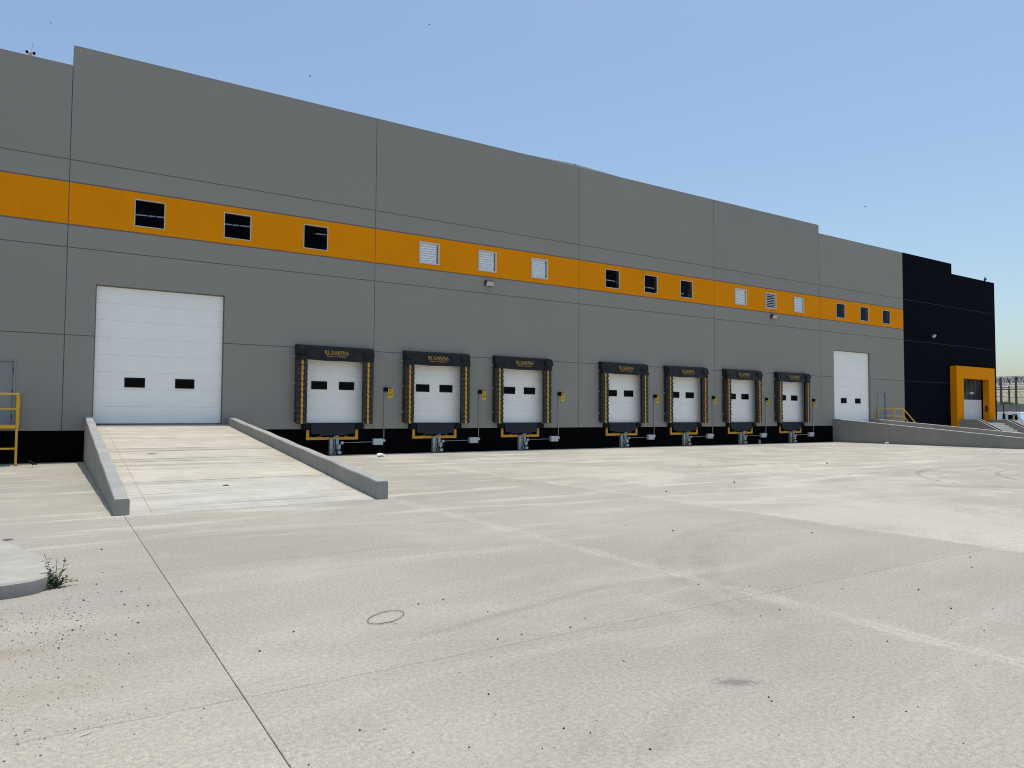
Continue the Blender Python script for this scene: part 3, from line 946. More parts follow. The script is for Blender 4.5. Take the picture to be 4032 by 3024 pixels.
def head_curtain():
    b = MB()
    nx, nz = 36, 10
    W = 1.36
    vs = []
    for j in range(nz + 1):
        v = j / nz
        for i in range(nx + 1):
            u = i / nx
            x = -W + 2 * W * u
            z = 3.79 - 0.49 * v
            drop = -0.02 * math.sin(math.pi * u) * v
            fold = (0.012 * math.sin(9 * u + 3 * v) + 0.012 * math.sin(23 * u - 5 * v + 1) + 0.010 * math.sin(37 * u + 9 * v) * (1 - 0.5 * v)) * (1 - 0.75 * math.exp(-((u - 0.5) / 0.17) ** 2))
            edge = 0.018 * (abs(u - 0.5) * 2) ** 6
            y = -0.195 - 0.06 * math.sqrt(v) - 0.012 * v - fold - edge
            if j == 0:
                y = -0.15
                z = 3.80
            vs.append((x, y, z + drop + 0.006 * math.sin(13 * u) * v))
    w = nx + 1
    fs = [(j * w + i, j * w + i + 1, (j + 1) * w + i + 1, (j + 1) * w + i) for j in range(nz) for i in range(nx)]
    b.add(vs, fs)
    # top sheet back to the wall and a rolled lower hem
    top = [(-W + 2 * W * i / nx, -0.004, 3.82 + 0.004 * math.sin(i)) for i in range(nx + 1)]
    b.add(top + vs[:w], [(i, i + 1, w + i + 1, w + i) for i in range(nx)])
    bot = vs[nz * w:]
    back = [(x, y + 0.03, z + 0.01) for x, y, z in bot]
    b.add(bot + back, [(i, i + 1, w + i + 1, w + i) for i in range(nx)])
    return b

def make_shelter():
    t = thing('dock_shelter', '', 'dock shelter')
    hc = head_curtain().build('head_curtain', M['fabric'], t, smooth=True)
    # timber-backed box behind the curtain
    MB().box(-1.355, 1.355, -0.14, -0.003, 3.33, 3.78).build('head_box', M['rubber'], t)
    for s in (-1, 1):      # corner cheeks of the curtain
        b = MB()
        xa = s * 1.36
        b.prism([(-0.006, 3.815), (-0.155, 3.80), (-0.25, 3.72), (-0.28, 3.33), (-0.22, 3.30), (-0.006, 3.34)], 'x', xa - 0.012 * s, xa + 0.008 * s)
        b.build('corner_cheek', M['fabric'], t)
        # two corner flaps laid over the curtain end
        for z0, z1, yy in ((3.50, 3.78, -0.300), (3.30, 3.52, -0.285)):
            b = MB()
            nx = 6
            vs = []
            for j in range(5):
                for i in range(nx + 1):
                    u = i / nx
                    v = j / 4
                    vs.append((s * 1.19 - 0.175 + 0.35 * u + 0.01 * (u - 0.5) * v, yy + 0.07 * (1 - v) ** 2 - 0.02 * v - 0.006 * math.sin(7 * u + z0 * 9),
                               z1 - (z1 - z0) * v - 0.008 * math.sin(math.pi * u) * v))
            w = nx + 1
            fs = [(j * w + i, j * w + i + 1, (j + 1) * w + i + 1, (j + 1) * w + i) for j in range(4) for i in range(nx)]
            b.add(vs, fs)
            lowv = vs[4 * w:]
            b.add(lowv + [(x, y + 0.035, z + 0.004) for x, y, z in lowv], [(i, i + 1, w + i + 1, w + i) for i in range(nx)])
            b.build('corner_flap', M['fabric'], t, smooth=True)
    # side pads
    nf = 12
    h = (3.32 - 1.12) / nf
    # one flap, shared by all
    fb = MB()
    nx = 6
    w = nx + 1
    prof = [(0.035, 1.14), (0.010, 0.85), (-0.010, 0.4), (-0.030, 0.10), (-0.040, 0.02), (-0.034, -0.05), (-0.006, -0.06)]
    vs = []
    for (py, pz) in prof:
        for i in range(nx + 1):
            u = i / nx
            vs.append((-0.18 + 0.36 * u, py - 0.005 * math.sin(math.pi * u), pz * h - 0.010 * math.sin(math.pi * u) * (1 - pz)))
    fb.add(vs, [(j * w + i, j * w + i + 1, (j + 1) * w + i + 1, (j + 1) * w + i) for j in range(len(prof) - 1) for i in range(nx)])
    for e in (0, nx):
        col = [vs[j * w + e] for j in range(len(prof))]
        bk = [(x, 0.05, z) for x, y, z in col]
        fb.add(col + bk, [(j, j + 1, len(prof) + j + 1, len(prof) + j) for j in range(len(prof) - 1)])
    flap_me = fb.mesh('flap', M['flap'], True)
    for s in (-1, 1):
        pc = MB().box(s * 1.18 - 0.172, s * 1.18 + 0.172, -0.225, -0.13, 1.125, 3.33)
        pad = pc.build('side_pad', M['rubber'], t)
        for q in range(nf):
            fo = obj('flap', flap_me, pad, loc=(s * 1.18, -0.260, 1.12 + q * h))
            fo.rotation_euler = (random.uniform(-0.03, 0.03), 0, random.uniform(-0.025, 0.025))
        b = MB()
        for q in range(nf):
            zq = 1.12 + q * h
            x0, x1 = s * 1.18 - 0.033, s * 1.18 + 0.033
            pr = [(-0.260 - 0.006, zq + 1.0 * h), (-0.260 - 0.022, zq + 0.4 * h), (-0.260 - 0.051, zq - 0.055 * h),
                  (-0.260 - 0.030, zq - 0.055 * h), (-0.260 + 0.005, zq + h)]
            b.prism(pr, 'x', x0, x1)
        b.build('yellow_stripe', M['flap_tape'], pad)
        for zc in (1.55, 2.50, 3.42):
            MB().box(s * 1.36 - (0.01 if s > 0 else 0.06), s * 1.36 + (0.06 if s > 0 else 0.01), -0.06, -0.003, zc - 0.04, zc + 0.04).build('bracket', M['galv'], t)
        # steel edge of the frame
        MB().box(s * 1.335 - 0.022, s * 1.335 + 0.022, -0.215, -0.003, 1.16, 3.31).build('frame_edge', M['hinge'], t)
    # printed maker's mark
    lm = text_mesh('RS GARFRA', 0.172, M['logo'], bold=0.005)
    o = obj('lettering', lm, hc, loc=(-0.02, -0.302, 3.52))
    o.rotation_euler = (R_(-6), 0, 0)
    o = MB().box(-0.42, 0.40, -0.0035, 0.0, 0, 0.012).build('rule', M['logo'], hc)
    o.location = (0, -0.300, 3.495)
    lm = text_mesh('Equipos Y Soluciones', 0.082, M['logo'], bold=0.002)
    o = obj('lettering', lm, hc, loc=(-0.02, -0.312, 3.42))
    o.rotation_euler = (R_(-6), 0, 0)
    return t

def make_leveler():
    t = thing('dock_leveler', '', 'dock leveler')
    b = MB()
    b.prism([(-0.79, 1.075), (-0.79, 0.80), (-0.74, 0.745), (-0.50, 0.745), (-0.50, 0.69), (0.48, 0.69), (0.48, 0.745), (0.74, 0.745), (0.79, 0.80), (0.79, 1.075)], 'y', -0.085, -0.055)
    b.build('lip_plate', M['steel_dark'], t, bevel=0.004, seg=1)
    MB().box(-0.80, 0.80, -0.05, 0.03, 1.06, 1.10).build('deck_edge', M['hinge'], t)
    b = MB()
    b.prism([(-0.93, 0.89), (-0.93, 0.54), (0.93, 0.54), (0.93, 0.89), (0.825, 0.89), (0.825, 0.635), (0.56, 0.635), (0.56, 0.66), (0.43, 0.66), (0.43, 0.635),
             (-0.40, 0.635), (-0.40, 0.66), (-0.53, 0.66), (-0.53, 0.635), (-0.825, 0.635), (-0.825, 0.89)], 'y', 0.002, 0.035)
    b.build('yellow_frame', M['yellow'], t)
    for s in (-1, 1):
        b = MB().box(s * 0.96 - 0.145, s * 0.96 + 0.145, -0.10, 0.044, 0.905, 1.085)
        b.build('bumper', M['rubber'], t, bevel=0.012)
    for s in (-0.465, 0.495):
        MB().box(s - 0.02, s + 0.02, -0.05, 0.0, 0.64, 0.76).build('lip_keeper', M['hinge'], t)
    return t

def make_restraint():
    t = thing('vehicle_restraint', '', 'vehicle restraint')
    b = MB()
    b.prism([(-0.13, 0.0), (-0.13, 0.53), (-0.105, 0.60), (-0.02, 0.60), (-0.01, 0.56), (-0.01, 0.0)], 'y', -0.10, 0.028)
    b.build('back_plate', M['galv'], t, bevel=0.003, seg=1)
    b = MB()
    b.prism([(0.10, 0.375), (0.10, 0.60), (0.165, 0.60), (0.20, 0.53), (0.20, 0.375)], 'y', -0.09, 0.028)
    b.build('side_plate', M['galv'], t, bevel=0.003, seg=1)
    MB().box(-0.01, 0.20, -0.02, 0.028, 0.0, 0.55).build('rail', M['hinge'], t)
    for xc, zt in ((0.02, 0.655), (0.087, 0.655)):
        MB().tube([(xc, -0.13, 0.20), (xc, -0.13, zt)], 0.014, 8).build('guide_rod', M['galv'], t, smooth=True)
    MB().box(-0.01, 0.125, -0.15, -0.10, 0.565, 0.605).build('cross_head', M['galv'], t, bevel=0.003, seg=1)
    MB().box(0.05, 0.18, -0.17, -0.09, 0.652, 0.682).build('hook', M['galv'], t, bevel=0.004, seg=1)
    MB().box(-0.012, 0.028, -0.15, -0.10, 0.605, 0.655).build('hook_lug', M['galv'], t)
    MB().box(0.155, 0.235, -0.17, -0.06, 0.215, 0.375).build('motor_box', M['box_grey'], t, bevel=0.006, seg=1)
    MB().bar((-0.04, -0.15, 0.315), (0.045, -0.22, 0.03), 0.022).build('strut', M['galv'], t)
    MB().bar((0.10, -0.13, 0.365), (0.19, -0.16, 0.14), 0.024).build('strut', M['galv'], t)
    MB().box(0.14, 0.255, -0.20, -0.08, 0.05, 0.145).build('sensor_box', M['box_grey'], t, bevel=0.005, seg=1)
    MB().box(-0.15, 0.26, -0.24, 0.02, 0.0, 0.03).build('base_plate', M['dark_steel'], t)
    MB().bar((-0.09, -0.16, 0.10), (-0.04, -0.23, 0.03), 0.03, 0.012).build('foot_brace', M['galv'], t)
    return t

def make_signal():
    t = thing('dock_signal', '', 'dock signal')
    MB().box(1.87, 2.02, -0.10, -0.002, 2.27, 2.42).build('housing', M['rubber'], t, bevel=0.01)
    MB().tube([(1.955, -0.101, 2.345), (1.955, -0.125, 2.345)], [0.055, 0.05], 14).build('lamp_lens', M['dark_pane'], t, smooth=False)
    b = MB()
    b.tube([(1.90, -0.03, 2.27), (1.90, -0.03, 0.53)], 0.015, 8)
    b.build('conduit', M['conduit'], t, smooth=True)
    MB().box(1.855, 1.945, -0.075, 0.028, 0.44, 0.53).build('junction_box', M['box_grey'], t, bevel=0.004, seg=1)
    MB().box(1.475, 1.84, -0.12, 0.028, 0.335, 0.56).build('control_box', M['box_grey'], t, bevel=0.006, seg=1)
    MB().tube([(0.38, -0.02, 0.43), (1.475, -0.02, 0.445)], 0.011, 8).build('conduit', M['conduit'], t, smooth=True)
    MB().box(0.285, 0.378, -0.07, 0.028, 0.38, 0.472).build('junction_box', M['box_grey'], t, bevel=0.004, seg=1)
    MB().tube([(0.335, -0.03, 0.38), (0.345, -0.05, 0.28), (0.345, -0.07, 0.18), (0.31, -0.10, 0.10), (0.262, -0.12, 0.085)], 0.008, 6).build('cable', M['hinge'], t, smooth=True)
    return t

def make_sign():
    t = thing('warning_sign', '', 'sign')
    MB().box(2.05, 2.235, -0.012, -0.002, 2.045, 2.425).build('plate', [M['sign']], t)
    MB().box(2.055, 2.23, -0.0145, -0.0125, 2.372, 2.42).build('header_band', M['print'], t)
    xm = 2.1425
    o = obj('lettering', text_mesh('CAUTION', 0.039, M['sign'], True, 0.0006), t, loc=(xm, -0.0165, 2.383))
    for q, (w, sz) in enumerate((('PULL', 0.056), ('IN OR', 0.054), ('OUT ON', 0.045), ('GREEN', 0.050), ('ONLY', 0.054))):
        obj('lettering', text_mesh(w, sz, M['print'], True, 0.0014), t, loc=(xm, -0.0145, 2.310 - q * 0.053))
    return t

protos = [('dock_shelter', make_shelter(), '{} black dock shelter {} with yellow guide stripes', 'dock shelters along the wall'),
          ('dock_leveler', make_leveler(), '{} dock leveler {} with slate lip plate and yellow frame', 'dock levelers under the dock doors'),
          ('vehicle_restraint', make_restraint(), '{} galvanised vehicle restraint {} on the black plinth', 'vehicle restraints at the docks'),
          ('dock_signal', make_signal(), '{} dock signal {} with black lamp, grey conduit and control box', 'dock signals beside the docks'),
          ('warning_sign', make_sign(), '{} small yellow mirror-written caution sign {}', 'yellow caution signs beside the docks')]
for nm, root, lab, grp in protos:
    for i in range(6, -1, -1):
        r = root if i == 0 else copy_tree(root)
        r.location = (DOCKS[i], 0, 0)
        if nm in ('dock_signal', 'warning_sign') and i >= 3:
            r.location = (DOCKS[i] + 0.05, 0, 0)
        tag(r, lab.format(ORD[i], WHERE[i]), group=grp)

for o in bpy.data.objects:                 # no two pads hang alike
    if o.name.split('.')[0] == 'flap':
        o.rotation_euler = (random.uniform(-0.10, 0.04), random.uniform(-0.03, 0.03), random.uniform(-0.05, 0.05))
        o.location.z += random.uniform(-0.006, 0.006)
    elif o.name.split('.')[0] == 'corner_flap':
        o.rotation_euler = (random.uniform(-0.012, 0.012), random.uniform(-0.012, 0.012), 0)
    elif o.name.split('.')[0] == 'head_curtain':
        o.rotation_euler = (0, random.uniform(-0.006, 0.006), 0)
        o.scale = (1, random.uniform(0.97, 1.05), 1)

# ------------------------------------------------------------------ wall lights and cameras
def wall_light(x, z, label):
    t = thing('wall_light', label, 'light', (x, 0, z), 'wall pack lights')
    b = MB()
    b.prism([(-0.002, 0.11), (-0.16, 0.10), (-0.20, 0.06), (-0.09, -0.11), (-0.002, -0.11)], 'x', -0.19, 0.19)
    b.build('housing', M['housing'], t, bevel=0.012)
    b = MB()
    b.hexa([(-0.165, -0.206, 0.045), (0.165, -0.206, 0.045), (0.165, -0.19, 0.045), (-0.165, -0.19, 0.045),
            (-0.165, -0.206, 0.05), (0.165, -0.206, 0.05), (0.165, -0.19, 0.05), (-0.165, -0.19, 0.05)])
    b = MB()
    b.prism([(-0.203, 0.055), (-0.21, 0.05), (-0.105, -0.108), (-0.093, -0.105)], 'x', -0.165, 0.165)
    b.build('lens', M['lens'], t)
    return t
wall_light(14.52, 6.70, 'wall light under the middle louvre of the first louvre trio')
wall_light(32.20, 6.76, 'wall light under the open dark louvre')
wall_light(48.45, 6.77, 'wall light on the black corner block')

t = thing('security_camera', 'twin-headed white security camera on the left parapet with a thin rod', 'camera', (-0.88, 0.05, 11.73))
MB().box(-0.03, 0.03, -0.03, 0.05, 0.0, 0.06).build('mount', M['frame'], t, bevel=0.004, seg=1)
for s in (-1, 1):
    MB().tube([(s * 0.0, 0.0, 0.085), (s * 0.05, -0.05, 0.078), (s * 0.085, -0.10, 0.068)], [0.045, 0.052, 0.048], 12).build('camera_head', M['frame'], t, smooth=True)
    MB().tube([(s * 0.0855, -0.1005, 0.0679), (s * 0.092, -0.112, 0.0655)], [0.045, 0.036], 12).build('lens', M['rubber'], t, smooth=False)
MB().tube([(0.02, 0.02, 0.09), (0.035, 0.02, 0.40)], 0.006, 6).build('rod', M['conduit'], t)
t = thing('security_camera', 'dark dome security camera on the parapet of the black corner block', 'camera', (55.86, 0.05, 11.18))
MB().tube([(0, 0, 0.0), (0, 0, 0.10), (0.02, -0.02, 0.22)], [0.05, 0.04, 0.03], 8).build('mount', M['rubber'], t)
MB().tube([(0.02, -0.04, 0.05), (0.03, -0.05, 0.10), (0.04, -0.05, 0.19), (0.04, -0.04, 0.26)], [0.03, 0.075, 0.08, 0.05], 10).build('camera_head', M['housing'], t, smooth=True)
MB().tube([(0.02, -0.02, 0.26), (0.0, -0.02, 0.36)], [0.045, 0.01], 6).build('cap', M['frame'], t)
t = thing('wall_bracket', 'small dark bracket on the corner edge of the black block', 'bracket', (57.2, 0.4, 10.2))
MB().box(0.0, 0.10, -0.05, 0.05, -0.25, 0.15).build('plate', M['hinge'], t)
MB().box(0.10, 0.28, -0.05, 0.05, -0.14, -0.04).build('arm', M['hinge'], t)

# ------------------------------------------------------------------ landings with railings
def tube_rail(b, pts, r=0.022):
    for p, q in zip(pts[:-1], pts[1:]):
        b.tube([p, q], r, 8)
t = thing('stair_landing', 'yellow railing and landing at the left personnel door', 'landing', (-0.86, -1.05, 0))
def bars(name, a, c, w, h, mat=M['rail']):
    MB().bar(a, c, w, h).build(name, mat, t, bevel=0.004, seg=1)
bars('post', (0, 0, 0), (0, 0, 1.96), 0.055, 0.055)
bars('post', (-1.25, 0, 0), (-1.25, 0, 1.96), 0.055, 0.055)
bars('post', (0, 1.0, 1.0), (0, 1.0, 1.96), 0.05, 0.05)
bars('top_rail', (-1.28, 0, 1.94), (0.03, 0, 1.94), 0.05, 0.05)
bars('mid_rail', (-1.25, 0, 1.535), (0.0, 0, 1.535), 0.04, 0.04)
bars('platform_edge', (-1.25, -0.012, 1.06), (-0.028, -0.012, 1.06), 0.06, 0.10)
bars('low_rail', (-1.25, 0, 0.47), (-0.028, 0, 0.47), 0.045, 0.05)
bars('side_rail', (0, 0.03, 1.935), (0, 1.0, 1.935), 0.05, 0.045)
bars('side_rail', (0, 0.03, 1.53), (0, 1.0, 1.53), 0.036, 0.036)
bars('side_beam', (0, 0.03, 1.055), (0, 1.02, 1.055), 0.05, 0.09)
for q in range(3):
    bars('post_clip', (0.024, -0.032, (1.10, 1.535, 1.935)[q] - 0.015), (0.024, -0.032, (1.10, 1.535, 1.935)[q] + 0.015), 0.02, 0.02, M['trim'])
MB().box(-1.22, -0.03, 0.025, 1.0, 1.075, 1.10).build('platform', M['galv'], t)
bars('foot_plate', (0, 0, 0.0), (0, 0, 0.012), 0.11, 0.11, M['hinge'])
for q in range(5):
    MB().box(-1.30 - q * 0.28 - 0.26, -1.30 - q * 0.28, 0.05, 0.98, 0.90 - q * 0.18, 0.93 - q * 0.18).build('tread', M['galv'], t)
bars('stringer', (-1.27, 0.0, 1.02), (-2.75, 0.0, 0.05), 0.03, 0.16)
bars('stair_rail', (-1.27, 0.0, 1.94), (-2.75, 0.0, 0.96), 0.045, 0.045)

t = thing('stair_landing', 'yellow railing and stair landing at the grey door beyond the right ramp', 'landing', (41.93, -1.07, 0))
bars('post', (0, 1.0, 1.0), (0, 1.0, 1.94), 0.045, 0.045)
bars('post', (0, 0, 0), (0, 0, 1.96), 0.05, 0.05)
bars('post', (0.96, 0, 0), (0.96, 0, 1.95), 0.055, 0.055)
bars('top_rail', (0, 1.02, 1.93), (0, -0.02, 1.94), 0.05, 0.045)
bars('mid_rail', (0, 1.0, 1.49), (0, 0, 1.49), 0.04, 0.04)
bars('top_rail', (-0.02, 0, 1.94), (0.98, 0, 1.94), 0.05, 0.045)
bars('mid_rail', (0.0, 0, 1.49), (0.96, 0, 1.49), 0.045, 0.045)
bars('stair_rail', (0.96, 0, 1.94), (2.80, 0, 0.76), 0.05, 0.05)
bars('stair_rail', (0.96, 0, 1.49), (2.80, 0, 0.31), 0.045, 0.045)
bars('post', (2.76, 0, 0), (2.76, 0, 0.80), 0.05, 0.05)
MB().box(0.02, 0.98, 0.03, 1.04, 1.05, 1.10).build('platform', M['galv'], t)
bars('stringer', (0.98, 0.02, 1.02), (2.76, 0.02, 0.0), 0.03, 0.16)
for q in range(6):
    MB().box(1.0 + q * 0.28, 1.26 + q * 0.28, 0.05, 1.0, 0.90 - q * 0.16, 0.93 - q * 0.16).build('tread', M['galv'], t)

# ------------------------------------------------------------------ entrance stairs and planters
t = thing('entrance_stairs', 'concrete entrance steps between the sloping planters at the orange portal', 'stairs', (53.35, -0.41, 0))
for q in range(8):
    zt = 1.05 - q * 0.148 if q else 1.05
    y0 = -0.72 - q * 0.255 + 0.0
    MB().box(-1.79, 1.79, y0 - 0.255, y0 + 0.02, -0.02, zt - 0.0).build('step', M['curb2_top'], t, bevel=0.008, seg=1) if zt > 0.02 else None
MB().box(-1.79, 1.79, -0.735, -0.01, -0.02, 1.094).build('top_landing', M['curb2'], t)
def planter(x0, x1, label):
    t = thing('planter', label, 'planter', (x0, -0.42, 0))
    prof = [(0.0, -0.02), (0.0, 1.285), (-1.05, 1.285), (-3.35, 0.03), (-3.35, -0.02)]
    w = x1 - x0
    for xa, xb in ((0.0, 0.09), (w - 0.09, w)):
        MB().prism(prof, 'x', xa, xb).build('side_wall', M['curb2'], t, bevel=0.008, seg=1)
        MB().prism([(0.0, 1.287), (-1.05, 1.287), (-3.35, 0.032), (-3.35, 0.056), (-1.045, 1.311), (0.0, 1.311)], 'x', xa - 0.005, xb + 0.005).build('coping', M['curb2_top'], t)
    MB().prism([(-0.001, -0.02), (-0.001, 1.05), (-0.75, 1.05), (-3.0, -0.02)], 'x', 0.092, w - 0.092).build('soil', M['soil'], t)
    return t
planter(50.97, 51.57, 'sloping grey planter left of the entrance steps')
planter(55.16, 55.86, 'sloping grey planter right of the entrance steps')

def spiky(x, y, z, label, nl=14, L=0.32):
    t = thing('agave_plant', label, 'plant', (x, y, z))
    for q in range(nl):
        a = 2 * math.pi * q / nl + random.uniform(-0.2, 0.2)
        lift = random.uniform(0.5, 1.3)
        l = L * random.uniform(0.7, 1.1)
        d = Vector((math.cos(a) * math.cos(lift), math.sin(a) * math.cos(lift), math.sin(lift)))
        sd = Vector((-math.sin(a), math.cos(a), 0))
        b = MB()
        vs, fs = [], []
        for k in range(5):
            u = k / 4
            w = 0.022 * (1 - u) ** 0.7 + 0.001
            p = d * (l * u) + Vector((0, 0, -0.10 * l * u * u))
            vs += [p - sd * w, p + Vector((0, 0, -0.006)), p + sd * w]
            if k:
                o = (k - 1) * 3
                fs += [(o, o + 1, o + 4, o + 3), (o + 1, o + 2, o + 5, o + 4)]
        b.add(vs, fs)
        b.build('leaf', M['leaf'], t)
    return t
spiky(51.27, -1.15, 1.09, 'spiky agave in the left planter by the shutter')
spiky(51.30, -3.05, 0.45, 'small dry agave at the low end of the left planter', 9, 0.2)
spiky(55.50, -2.1, 0.75, 'small agave in the right planter', 9, 0.2)

# ------------------------------------------------------------------ background: wall, shed, truck, trees
bw = thing('boundary_wall', 'tall grey concrete boundary wall behind the parked truck', 'wall', (112, 20, 0))
ys = [-60, -30, -12, 1.0, 21.0 - 20 + 0, 16, 31, 46, 61, 90]
ys = [-80, -52, -24, -9.5, 1.0, 11.5, 22, 32.5, 43, 60, 90]
for a, c in zip(ys[:-1], ys[1:]):
    MB().box(0, 0.25, a + 0.02, c - 0.02, -0.05, 3.20).build('wall_panel', M['bwall'], bw)
MB().box(0.06, 0.2, -80, 90, 3.205, 3.26).build('coping', M['bwall'], bw)

sh = thing('steel_shed', 'unfinished open steel shed frame beyond the boundary wall', 'shed', (130, 29, 0))
def sb(name, a, c, w, mat, h=None):
    MB().bar(a, c, w, h).build(name, mat, sh)
cols = [1.52, -0.65, 8.5, -7.6, -14.5, 15.5]
for y in cols:
    sb('column', (0, y, -0.05), (0, y, 7.95), 0.26, M['dark_steel'])
for y in (0.62, -4.6, 6.0):
    sb('column', (12, y * 1.15 + 4.6, -0.05), (12, y * 1.15 + 4.6, 6.9), 0.22, M['dark_steel'])
sb('eaves_beam', (0, -16, 7.98), (0, 17, 7.98), 0.16, M['light_steel'], 0.16)
sb('girder_chord', (0, -16, 6.62), (0, 17, 6.62), 0.12, M['light_steel'], 0.12)
for k in range(40):
    y = -15.8 + k * 0.8
    sb('web', (0, y, 6.68), (0, y + 0.4, 7.9), 0.11, M['light_steel'] if k % 5 else M['dark_steel'])
    sb('web', (0, y + 0.4, 7.9), (0, y + 0.8, 6.68), 0.11, M['light_steel'] if k % 3 else M['dark_steel'])
# roof trusses running back, with purlins and part of the sheeting
for ty in (-14.5, -7.6, -0.65, 1.52, 8.5, 15.5):
    for k in range(12):
        xa, xb = k * 1.6, (k + 1) * 1.6
        za, zb = 7.9 - abs(xa - 9) * 0.03, 7.9 - abs(xb - 9) * 0.03
        sb('truss_chord', (xa, ty, za + 0.2), (xb, ty, zb + 0.2), 0.09, M['dark_steel'])
        sb('truss_chord', (xa, ty, za - 0.9), (xb, ty, zb - 0.9), 0.09, M['light_steel'])
        sb('truss_web', (xa, ty, za - 0.9), (xb, ty, zb + 0.2), 0.06, M['light_steel'])
for k in range(9):
    sb('purlin', (1.0 + k * 2.1, -16, 7.75), (1.0 + k * 2.1, 17, 7.75), 0.11, M['dark_steel'] if k % 2 else M['light_steel'])
MB().box(5.0, 14.0, -16, 17, 8.05, 8.09).build('roof_sheet', M['light_steel'], sh)
sb('tie_beam', (0, -16, 5.95), (0, 17, 5.93), 0.14, M['dark_steel'], 0.16)
sb('tie_beam', (4, -16, 6.45), (4, 17, 6.40), 0.12, M['dark_steel'], 0.12)
for k in range(34):
    y = -15.8 + k * 0.95
    sb('tie_web', (2, y, 6.05), (2, y + 0.48, 6.5), 0.05, M['light_steel'])
    sb('tie_web', (2, y + 0.48, 6.5), (2, y + 0.95, 6.05), 0.05, M['light_steel'])
for z0, ya, yb in ((5.05, 6.5, 0.6), (5.70, 0.5, -4.0)):
    sb('brace', (9, ya, z0 + 0.05), (9, yb, z0 - 0.45), 0.07, M['dark_steel'])
    sb('brace', (9, ya, z0 + 0.75), (9, yb, z0 + 0.7), 0.07, M['dark_steel'])
    for k in range(6):
        f0, f1 = k / 6, (k + 0.5) / 6
        sb('brace_web', (9, ya + (yb - ya) * f0, z0 + 0.75), (9, ya + (yb - ya) * f1, z0 + 0.05 - 0.5 * f1), 0.04, M['dark_steel'])

# truck: side towards -x, nose towards -y; sized from the picture at x = 95
tk = thing('parked_truck', 'white truck with a tall black exhaust stack parked by the boundary wall', 'truck', (95, 14, 0))
W_ = 2.1
def tp(name, poly, x0, x1, mat, bev=0.03):
    return MB().prism(poly, 'x', x0, x1).build(name, mat, tk, bevel=bev)
tp('cab', [(2.9, 0.55), (2.9, 2.02), (2.8, 2.07), (0.05, 2.08), (-0.10, 2.02), (-0.30, 1.22), (-0.30, 0.55)], 0, W_, M['white_paint'], 0.06)
tp('hood', [(-0.302, 0.55), (-0.302, 1.19), (-1.25, 1.10), (-1.45, 0.98), (-1.5, 0.55)], 0.12, W_ - 0.12, M['white_paint'], 0.06)
tp('roof_visor', [(0.02, 2.00), (-0.30, 1.90), (-0.31, 1.94), (0.0, 2.07)], 0.1, W_ - 0.1, M['white_paint'], 0.0)
b = MB()
b.add([(0.08, -0.118, 1.955), (W_ - 0.08, -0.118, 1.955), (W_ - 0.08, -0.302, 1.23), (0.08, -0.302, 1.23)], [(0, 1, 2, 3)])
b.add([(0.08, -0.128, 1.957), (W_ - 0.08, -0.128, 1.957), (W_ - 0.08, -0.312, 1.232), (0.08, -0.312, 1.232)], [(0, 1, 2, 3)])
b.build('windscreen', M['truck_pane'], tk)
tp('side_window', [(1.02, 1.20), (1.02, 1.78), (0.12, 1.80), (-0.04, 1.22), (0.1, 1.10)], -0.012, 0.004, M['truck_pane'], 0.0)
tp('door_seam', [(1.10, 0.62), (1.10, 1.90), (1.115, 1.90), (1.115, 0.62)], -0.006, 0.004, M['hinge'], 0.0)
MB().box(-0.03, 0.0, 0.55, 1.0, 1.72, 1.79).build('window_guard', M['white_paint'], tk)
tp('sleeper_window', [(2.6, 1.3), (2.6, 1.7), (2.35, 1.7), (2.35, 1.3)], -0.006, 0.004, M['truck_pane'], 0.0)
MB().tube([(-0.12, 1.42, 0.7), (-0.12, 1.42, 1.20), (-0.12, 1.42, 1.78)], 0.13, 12).build('muffler', M['rubber'], tk, smooth=False)
MB().tube([(-0.12, 1.42, 1.78), (-0.12, 1.41, 2.66), (-0.12, 1.46, 2.84), (-0.12, 1.56, 2.99)], [0.05, 0.05, 0.055, 0.06], 10).build('exhaust_stack', M['rubber'], tk, smooth=True)
MB().box(-0.10, -0.02, 1.26, 1.32, 1.25, 1.85).build('grab_handle', M['chrome'], tk)
b = MB().box(-0.34, -0.22, 0.22, 0.40, 1.02, 1.66)
b.build('mirror', M['chrome'], tk, bevel=0.03)
MB().bar((-0.28, 0.3, 1.66), (0.02, 0.15, 1.75), 0.03).build('mirror_arm', M['chrome'], tk)
MB().bar((-0.28, 0.3, 1.02), (0.02, 0.15, 0.98), 0.03).build('mirror_arm', M['chrome'], tk)
MB().box(0.2, 0.35, 0.9, 1.0, 2.075, 2.16).build('roof_lamp', M['frame'], tk)
MB().box(0.15, W_ - 0.15, 2.95, 8.2, 0.62, 0.80).build('chassis', M['rubber'], tk)
MB().box(0.1, W_ - 0.1, -1.62, -1.5, 0.35, 0.62).build('bumper', M['chrome'], tk, bevel=0.02)
for yy in (-0.85, 5.6, 6.75):
    for xs_ in (0.02, W_ - 0.30):
        wo = MB().tube([(xs_, yy, 0.48), (xs_ + 0.28, yy, 0.48)], 0.48, 20).build('wheel', M['tyre'], tk)
        MB().tube([(xs_ - 0.006, yy, 0.48), (xs_ + 0.05, yy, 0.48)], 0.27, 14).build('rim', M['frame'], wo)
tp('fender', [(-0.30, 0.55), (-0.36, 0.95), (-0.85, 1.06), (-1.34, 0.9), (-1.4, 0.55)], -0.01, 0.14, M['white_paint'], 0.02)

